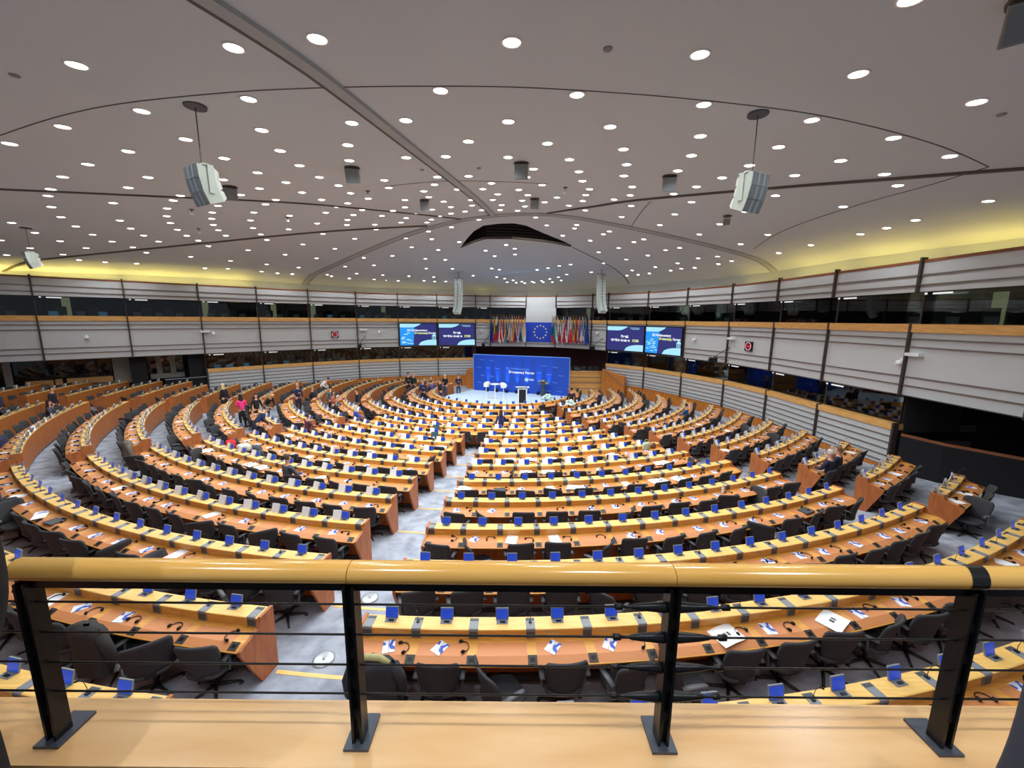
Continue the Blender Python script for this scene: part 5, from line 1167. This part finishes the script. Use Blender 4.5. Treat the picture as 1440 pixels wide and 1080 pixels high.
def person(x, y, z, rz, pose, top, bottom, hair, label, long_hair=False, h=1.72, near=False, skinc=(214, 160, 132), arms=None, female=False):
    k = h / 1.72; t = thing('person', (x, y, z), label, 'person', None, rz); sw = .165 if female else .19
    lean = {'stand': .02, 'sit': .05, 'lean': .75, 'sitlean': .45}[pose]
    if pose in ('stand', 'lean'):
        hip = V((0, 0, .92)); kn = [V((s * .1, .03 if s < 0 else .0, .5)) for s in (-1, 1)]; an = [V((s * .11, -.02 + .05 * s, .09)) for s in (-1, 1)]
    else:
        hip = V((0, 0, .56)); kn = [V((s * .13, .42, .55)) for s in (-1, 1)]; an = [V((s * .13, .42, .1)) for s in (-1, 1)]
    def up(d, side=0, fwd=0): # point d above the hip along the leaning spine
        return hip + V((side, sin(lean) * d + cos(lean) * fwd, cos(lean) * d - sin(lean) * fwd))
    waist, chest, sho, neck, chin, head = up(.16), up(.36), up(.50), up(.57), up(.64, 0, .01), up(.755, 0, .025)
    sh = [up(.49, s * sw) for s in (-1, 1)]
    if arms is None: arms = 'desk' if pose in ('sit', 'sitlean', 'lean') else 'down'
    if arms == 'desk': el = [up(.27, s * .26, .1) for s in (-1, 1)]; wr = [V((s * .15, el[0].y + .22, max(.74 if 'sit' in pose else .8, 0) + .05)) for s in (-1, 1)]
    elif arms == 'fold': el = [up(.24, s * .24, .02) for s in (-1, 1)]; wr = [up(.26, s * .02, .22) for s in (-1, 1)]
    elif arms == 'one': el = [up(.22, -.25, 0), up(.24, .25, .08)]; wr = [up(-.02, -.27, .06), up(.33, .17, .28)]
    else: el = [up(.22, s * .24, 0) for s in (-1, 1)]; wr = [up(-.02, s * .26, .06) for s in (-1, 1)]
    hd = [w_ + (w_ - e_).normalized() * .07 for w_, e_ in zip(wr, el)]
    S = lambda p: V(p) * k
    J = {'hip': (S(hip), .12 * k), 'waist': (S(waist), (.12 * k, .09 * k)), 'chest': (S(chest), (.14 * k, .10 * k)), 'sho': (S(sho), (.09 * k, .08 * k)), 'neck': (S(neck), .05 * k), 'chin': (S(chin), (.058 * k, .065 * k)), 'head': (S(head), (.075 * k, .09 * k)), 'crown': (S(head + (head - chin) * .55), .045 * k)}
    E_ = [('hip', 'waist'), ('waist', 'chest'), ('chest', 'sho'), ('sho', 'neck'), ('neck', 'chin'), ('chin', 'head'), ('head', 'crown')]
    for q, nm in ((0, 'l'), (1, 'r')):
        J['sh' + nm] = (S(sh[q]), .052 * k); J['el' + nm] = (S(el[q]), .036 * k); J['wr' + nm] = (S(wr[q]), .024 * k); J['hd' + nm] = (S(hd[q]), (.035 * k, .016 * k))
        J['kn' + nm] = (S(kn[q]), .055 * k); J['an' + nm] = (S(an[q]), .035 * k); J['th' + nm] = (S(hip + V(((-.1, .1)[q], .0, -.15) if pose in ('stand', 'lean') else ((-.1, .1)[q], .13, -.01))), .075 * k); J['to' + nm] = (S(an[q] + V((0, .15, -.05))), .035 * k)
        E_ += [('sho', 'sh' + nm), ('sh' + nm, 'el' + nm), ('el' + nm, 'wr' + nm), ('wr' + nm, 'hd' + nm), ('hip', 'th' + nm), ('th' + nm, 'kn' + nm), ('kn' + nm, 'an' + nm), ('an' + nm, 'to' + nm)]
    body = skin_mesh('body', J, E_, 'hip', cloth('skin_%d_%d_%d' % skinc, skinc), 2 if near else 1)
    mb = MB(); f = V((0, cos(lean), -sin(lean))); u_ = V((0, sin(lean), cos(lean)))     # face: nose, eyes, ears, mouth; fingers
    hc = S(head); mb.ball(hc + f * .092 * k - u_ * .015 * k, .014 * k, 0, 6, 4, (.8, 1, 1.3))
    for s in (-1, 1):
        mb.ball(hc + f * .08 * k + u_ * .012 * k + V((s * .03 * k, 0, 0)), .010 * k, 1, 6, 4); mb.ball(hc + V((s * .078 * k, 0, 0)) - u_ * .01 * k, .022 * k, 0, 6, 4, (.35, .8, 1.2))
    mb.ball(hc + f * .082 * k - u_ * .052 * k, .018 * k, 2, 6, 4, (1.2, .4, .35))
    for q in (0, 1):
        d = (hd[q] - wr[q]).normalized(); side = V((0, 0, 1)).cross(d); side = side.normalized() if side.length > .1 else V((1, 0, 0)); dn = d.cross(side)
        for j, (o_, ln) in enumerate(((-.03, .055), (-.01, .068), (.01, .064), (.03, .05))):
            a_ = S(hd[q] + side * o_ + d * .012); mb.tube([a_, a_ + d * ln * .55 * k, a_ + (d * .8 + V((0, 0, -.35))).normalized() * ln * k], [.009 * k, .008 * k, .006 * k], 5, 0)
        sg = 1 if q == 0 else -1; a_ = S(hd[q] - side * .034 * sg - d * .03); mb.tube([a_, a_ - side * .02 * sg * k + d * .02 * k, a_ - side * .028 * sg * k + d * .05 * k], [.011 * k, .009 * k, .007 * k], 5, 0)
    join_mb(body, mb, [cloth('skin_%d_%d_%d' % skinc, skinc), M['black'], cloth('lips', (170, 90, 84))]); obj('body', body, t)
    g = 1.16     # clothing, a little fatter than the body
    Jt = {a: (J[a][0], tuple(q * g + .008 for q in (J[a][1] if isinstance(J[a][1], tuple) else (J[a][1],) * 2))) for a in ('hip', 'waist', 'chest', 'sho', 'shl', 'shr', 'ell', 'elr', 'wrl', 'wrr')}
    Jt['sho'] = (J['sho'][0] - u_ * .01, (.10 * k, .09 * k))
    obj('jacket', skin_mesh('jacket', Jt, [('hip', 'waist'), ('waist', 'chest'), ('chest', 'sho'), ('sho', 'shl'), ('sho', 'shr'), ('shl', 'ell'), ('shr', 'elr'), ('ell', 'wrl'), ('elr', 'wrr')], 'hip', cloth('top_%d_%d_%d' % top, top), 2 if near else 1), t)
    Jb = {a: (J[a][0], (J[a][1] if not isinstance(J[a][1], tuple) else J[a][1][0]) * 1.12 + .008) for a in ('hip', 'thl', 'thr', 'knl', 'knr', 'anl', 'anr')}; Jb['top'] = (J['hip'][0] + u_ * .09 * k, .11 * k)
    obj('trousers', skin_mesh('trousers', Jb, [('top', 'hip'), ('hip', 'thl'), ('hip', 'thr'), ('thl', 'knl'), ('thr', 'knr'), ('knl', 'anl'), ('knr', 'anr')], 'hip', cloth('bot_%d_%d_%d' % bottom, bottom)), t)
    mb = MB()
    for q in (0, 1): mb.ball(S(an[q] + V((0, .06, -.045))), .06 * k, 0, 8, 6, (.8, 2.2, .75))
    mb.build('shoe', M['black'], t, (0, 0, 0), True)
    mb = MB(); n = 12; rows = []
    for i in range(7):
        ph = pi / 2 - i * (pi * .62 / 6)
        rows.append([hc + u_ * (.012 * k + .112 * k * sin(ph)) + (V((1, 0, 0)) * cos(2 * pi * j / n) * .088 * k + f * sin(2 * pi * j / n) * .105 * k) * cos(ph) * (1.0 if not (sin(2 * pi * j / n) > .3 and i > 3) else .55) - f * .012 * k for j in range(n + 1)])
    mb.grid(rows)
    if long_hair:
        rows = [[hc - u_ * (.02 + .22 * v) * k - f * (.06 + .03 * v) * k * cos(a) - f * .01 + V((1, 0, 0)) * sin(a) * (.088 + .02 * v) * k for a in [R(q) for q in range(-100, 101, 20)]] for v in (0, .35, .7, 1)]
        mb.slab(rows, tuple(-f * .02))
    mb.build('hair', cloth('hair_%d_%d_%d' % hair, hair), t, (0, 0, 0), True)
    return t
ppl = [
 (-13.56, 19.21, .9, 'stand', (236, 60, 130), (30, 28, 34), (40, 26, 24), 'standing person in a bright pink jacket with dark hair, left wing aisle', True, 1.66, 'fold', True),
 (-13.0, 19.5, -2.2, 'stand', (24, 24, 28), (24, 24, 28), (34, 24, 22), 'standing person in black with long dark hair, facing the pink jacket', True, 1.7, 'down', True),
 (-16.13, 21.56, 1.5, 'stand', (26, 26, 30), (28, 28, 32), (220, 190, 140), 'blond standing person in a black dress at the left wing rows', True, 1.7, 'down', True),
 (-13.38, 20.86, -1.9, 'lean', (26, 26, 30), (60, 60, 60), (222, 180, 130), 'blond person in black leaning over a desk full of papers', True, 1.68, None, True),
 (-11.31, 16.5, -1.0, 'lean', (34, 44, 78), (30, 34, 50), (120, 104, 84), 'person in a dark blue jacket bending forward at the left aisle', False, 1.75, None, False),
 (-9.64, 16.48, .2, 'sit', (96, 44, 66), (30, 28, 34), (50, 38, 34), 'seated person in a maroon top seen from behind, left middle', False, 1.7, None, False),
 (-13.03, 22.97, -2.0, 'stand', (44, 42, 74), (40, 38, 60), (190, 170, 150), 'standing person in a navy suit beside the left wing desks', False, 1.78, 'one', False),
 (-13.17, 24.46, -1.3, 'sit', (30, 28, 34), (30, 28, 34), (150, 120, 90), 'seated person in black at a left wing desk', False, 1.7, None, False),
 (-13.99, 27.3, -1.6, 'lean', (238, 238, 240), (40, 48, 66), (40, 34, 32), 'person in a white shirt leaning over a back left desk', False, 1.72, None, False),
 (-10.35, 23.23, 1.0, 'stand', (92, 100, 104), (36, 38, 46), (40, 34, 30), 'standing person in a grey jacket seen from behind, left rows', False, 1.78, 'one', False),
 (-10.95, 22.5, .4, 'sitlean', (150, 158, 162), (60, 62, 66), (190, 190, 186), 'person in a pale striped jacket leaning beside the grey jacket', False, 1.7, None, False),
 (-9.63, 22.56, -1.4, 'stand', (176, 96, 70), (40, 34, 34), (60, 40, 32), 'standing person in a rust coloured top', True, 1.66, 'fold', True),
 (-9.2, 22.9, 2.2, 'stand', (30, 28, 34), (30, 28, 34), (40, 34, 32), 'standing person in black beside the rust coloured top', False, 1.75, 'down', False),
 (-7.9, 20.31, .3, 'sit', (60, 84, 170), (40, 44, 70), (200, 190, 176), 'seated person in a blue patterned jacket at the front left rows', True, 1.66, None, True),
 (-8.06, 29.9, -2.4, 'stand', (28, 28, 34), (28, 28, 34), (36, 28, 26), 'tall person in black in the group at the back left', False, 1.85, 'one', False),
 (-7.25, 29.97, 2.6, 'stand', (30, 52, 44), (30, 32, 36), (176, 140, 110), 'person in a dark green jacket in the back left group', False, 1.78, 'down', False),
 (-6.13, 26.89, 2.9, 'stand', (42, 40, 88), (34, 32, 52), (150, 120, 90), 'person in a navy suit and white shirt at the front of the group', False, 1.78, 'down', False),
 (-5.6, 27.18, -2.4, 'stand', (36, 42, 56), (30, 32, 40), (90, 70, 56), 'person in a dark suit in the middle of the front group', False, 1.75, 'one', False),
 (-5.05, 27.2, 2.2, 'stand', (38, 38, 60), (34, 34, 48), (60, 48, 40), 'person in a dark navy suit at the right of the front group', False, 1.78, 'fold', False),
 (-5.1, 29.55, 2.7, 'stand', (24, 24, 28), (70, 78, 100), (210, 190, 160), 'person in a black polo and jeans behind the front group', False, 1.8, 'fold', False),
 (-4.14, 29.9, -2.6, 'stand', (34, 40, 58), (60, 66, 84), (40, 32, 30), 'person in a dark jacket standing near the left edge of the stage', False, 1.75, 'one', False),
 (-6.3, 29.3, 2.9, 'sit', (74, 88, 170), (40, 44, 70), (90, 70, 60), 'person in a blue shirt seated behind the front group', False, 1.75, None, False),
 (-.51, 18.3, .1, 'stand', (38, 42, 96), (60, 90, 150), (60, 40, 34), 'person in navy seen from behind, standing in the middle of the front rows', True, 1.62, 'one', True),
 (3.81, 24.0, .2, 'stand', (34, 34, 44), (34, 34, 44), (36, 28, 26), 'person in a dark jacket standing right of the stage', False, 1.78, 'down', False),
 (5.4, 26.09, 1.1, 'sit', (40, 40, 52), (34, 34, 44), (60, 50, 46), 'seated person in dark clothes at the inner right wing row', False, 1.7, None, False),
 (9.85, 11.0, .95, 'sit', (28, 36, 54), (28, 32, 46), (196, 184, 172), 'grey haired seated person in a dark suit leaning on the right desk', False, 1.74, None, False),
 (10.35, 11.35, .8, 'sit', (30, 38, 62), (28, 32, 46), (120, 92, 70), 'brown haired seated person in a navy suit beside the grey haired one', False, 1.76, None, False),
 (9.35, 20.5, .9, 'sit', (50, 88, 130), (40, 44, 60), (50, 40, 36), 'seated person in a blue shirt at the far end of a right wing row', False, 1.7, None, False),
 (-20.0, 16.7, -.9, 'sit', (70, 74, 90), (34, 34, 44), (40, 28, 26), 'seated person with long dark hair at the far left rows', True, 1.66, None, True),
 (-21.07, 17.6, -1.1, 'stand', (30, 28, 34), (30, 28, 34), (50, 40, 36), 'standing person in black at the far left rows', False, 1.72, 'down', False),
 (-21.84, 16.4, -1.1, 'stand', (48, 50, 70), (30, 28, 34), (30, 24, 24), 'standing person in dark clothes at the left edge of the chamber', False, 1.7, 'down', False),
 (-6.75, 10.25, -.3, 'sit', (74, 78, 86), (40, 42, 52), (70, 62, 54), 'seated person in a grey jacket with laptop, left middle block', False, 1.7, None, False),
]
for (x, y, rz, pose, top, bot, hair, lab, lh, h, arms, fem) in ppl:
    r_ = math.hypot(x - CX, y - CY); a_ = math.atan2(x - CX, CY - y); i_ = math.ceil((R1 - r_) / PITCHR)
    if -3 <= i_ <= 13 and r_ > 4.9 and 'pink' not in lab and 'blond ' not in lab:
        u_ = r_ - row_r(i_); u_ = max(.85, min(1.2, u_)) if pose == 'stand' else (.62 if pose == 'sit' else .85)
        x, y = pol(row_r(i_) + u_, a_)
        if pose != 'stand': rz = a_ + (rz % .3 - .15)
    person(x, y, floor_z(x, y), rz, pose, top, bot, hair, lab, lh, h, abs(y) < 13, arms=arms, female=fem)

# two visitors at the railing, of whom only an arm and a hip reach into the picture
def visitor(x, y, rz, top, bottom, label, elx):
    z0 = -1.66; t = thing('person', (x, y, z0), label, 'person', None, rz)
    J = {'hip': (V((0, 0, .95)), (.17, .12)), 'waist': (V((0, 0, 1.12)), (.155, .115)), 'chest': (V((0, .0, 1.3)), (.18, .13)), 'sho': (V((0, 0, 1.43)), (.11, .09)), 'neck': (V((0, .01, 1.5)), .055), 'chin': (V((0, .03, 1.56)), .065), 'head': (V((0, .03, 1.66)), (.078, .095)), 'crown': (V((0, .02, 1.72)), .05),
         'shl': (V((-.2, 0, 1.4)), .065), 'ell': (V((-.27, -.04, 1.12)), .055), 'wrl': (V((-.25, .03, .88)), .035), 'hdl': (V((-.25, .05, .80)), (.03, .02)),
         'shr': (V((.2, 0, 1.4)), .065), 'elr': (V((elx, -.02, 1.10)), .055), 'wrr': (V((elx - .05, -.06, .87)), .035), 'hdr': (V((elx - .08, -.08, .79)), (.03, .02)),
         'thl': (V((-.1, 0, .76)), .085), 'thr': (V((.1, 0, .76)), .085), 'knl': (V((-.11, .02, .5)), .065), 'knr': (V((.11, .02, .5)), .065), 'anl': (V((-.11, -.02, .09)), .04), 'anr': (V((.11, -.02, .09)), .04), 'tol': (V((-.11, .15, .04)), .035), 'tor': (V((.11, .15, .04)), .035)}
    E_ = [('hip', 'waist'), ('waist', 'chest'), ('chest', 'sho'), ('sho', 'neck'), ('neck', 'chin'), ('chin', 'head'), ('head', 'crown'), ('hip', 'thl'), ('hip', 'thr'), ('thl', 'knl'), ('thr', 'knr'), ('knl', 'anl'), ('knr', 'anr'), ('anl', 'tol'), ('anr', 'tor')]
    for n_ in 'lr': E_ += [('sho', 'sh' + n_), ('sh' + n_, 'el' + n_), ('el' + n_, 'wr' + n_), ('wr' + n_, 'hd' + n_)]
    J = {a: (p, r) for a, (p, r) in J.items()}
    body = skin_mesh('body', J, E_, 'hip', M['skin'], 2); mb = MB()
    hc = V((0, .03, 1.66)); mb.ball(hc + V((0, .1, -.01)), .016, 0); mb.ball(hc + V((0, .088, -.05)), .02, 0, 6, 4, (1.2, .4, .4))
    for s in (-1, 1): mb.ball(hc + V((s * .03, .085, .012)), .01, 1); mb.ball(hc + V((s * .08, 0, 0)), .024, 0, 6, 4, (.35, .8, 1.2))
    for nm in 'lr':
        w_, h_ = J['wr' + nm][0], J['hd' + nm][0]; d = (h_ - w_).normalized(); side = V((0, 0, 1)).cross(d).normalized()
        for o_, ln in ((-.03, .06), (-.01, .075), (.01, .07), (.03, .055)): a_ = h_ + side * o_; mb.tube([a_, a_ + d * ln * .5 + V((0, 0, -.005)), a_ + d * ln + V((0, 0, -.02))], [.01, .009, .007], 6)
        a_ = h_ - side * .035 - d * .03; mb.tube([a_, a_ - side * .02 + d * .03, a_ - side * .02 + d * .06], [.012, .01, .008], 6)
    join_mb(body, mb, [M['skin'], M['black']]); obj('body', body, t)
    g = {a: (J[a][0], tuple(q * 1.2 + .012 for q in (J[a][1] if isinstance(J[a][1], tuple) else (J[a][1],) * 2))) for a in ('hip', 'waist', 'chest', 'sho', 'shl', 'shr', 'ell', 'elr', 'wrl', 'wrr')}
    obj('coat', skin_mesh('coat', g, [('hip', 'waist'), ('waist', 'chest'), ('chest', 'sho'), ('sho', 'shl'), ('sho', 'shr'), ('shl', 'ell'), ('shr', 'elr'), ('ell', 'wrl'), ('elr', 'wrr')], 'hip', cloth('v_%d_%d_%d' % top, top), 2), t)
    g = {a: (J[a][0], (J[a][1] if not isinstance(J[a][1], tuple) else J[a][1][1]) * 1.1 + .005) for a in ('hip', 'thl', 'thr', 'knl', 'knr', 'anl', 'anr')}
    g['top'] = (V((0, 0, 1.04)), .11)
    obj('trousers', skin_mesh('trousers', g, [('top', 'hip'), ('hip', 'thl'), ('hip', 'thr'), ('thl', 'knl'), ('thr', 'knr'), ('knl', 'anl'), ('knr', 'anr')], 'hip', cloth('v_%d_%d_%d' % bottom, bottom), 2), t)
    mb = MB()
    for s in (-1, 1): mb.ball((s * .11, .06, .045), .065, 0, 8, 6, (.8, 2.2, .7))
    mb.build('shoe', M['black'], t, (0, 0, 0), True)
    mb = MB(); mb.ball(hc + V((0, -.015, .03)), .1, 0, 12, 8, (.9, 1.05, 1)); mb.build('hair', cloth('hair_v', (50, 38, 32)), t, (0, 0, 0), True)
visitor(-1.345, .70, 0, (24, 24, 28), (26, 26, 30), 'visitor in black at the left end of the railing, only elbow and hip visible', .27)
visitor(.95, .40, 0, (62, 66, 80), (30, 30, 40), 'visitor in a grey blue coat at the right edge beside the railing', .25)
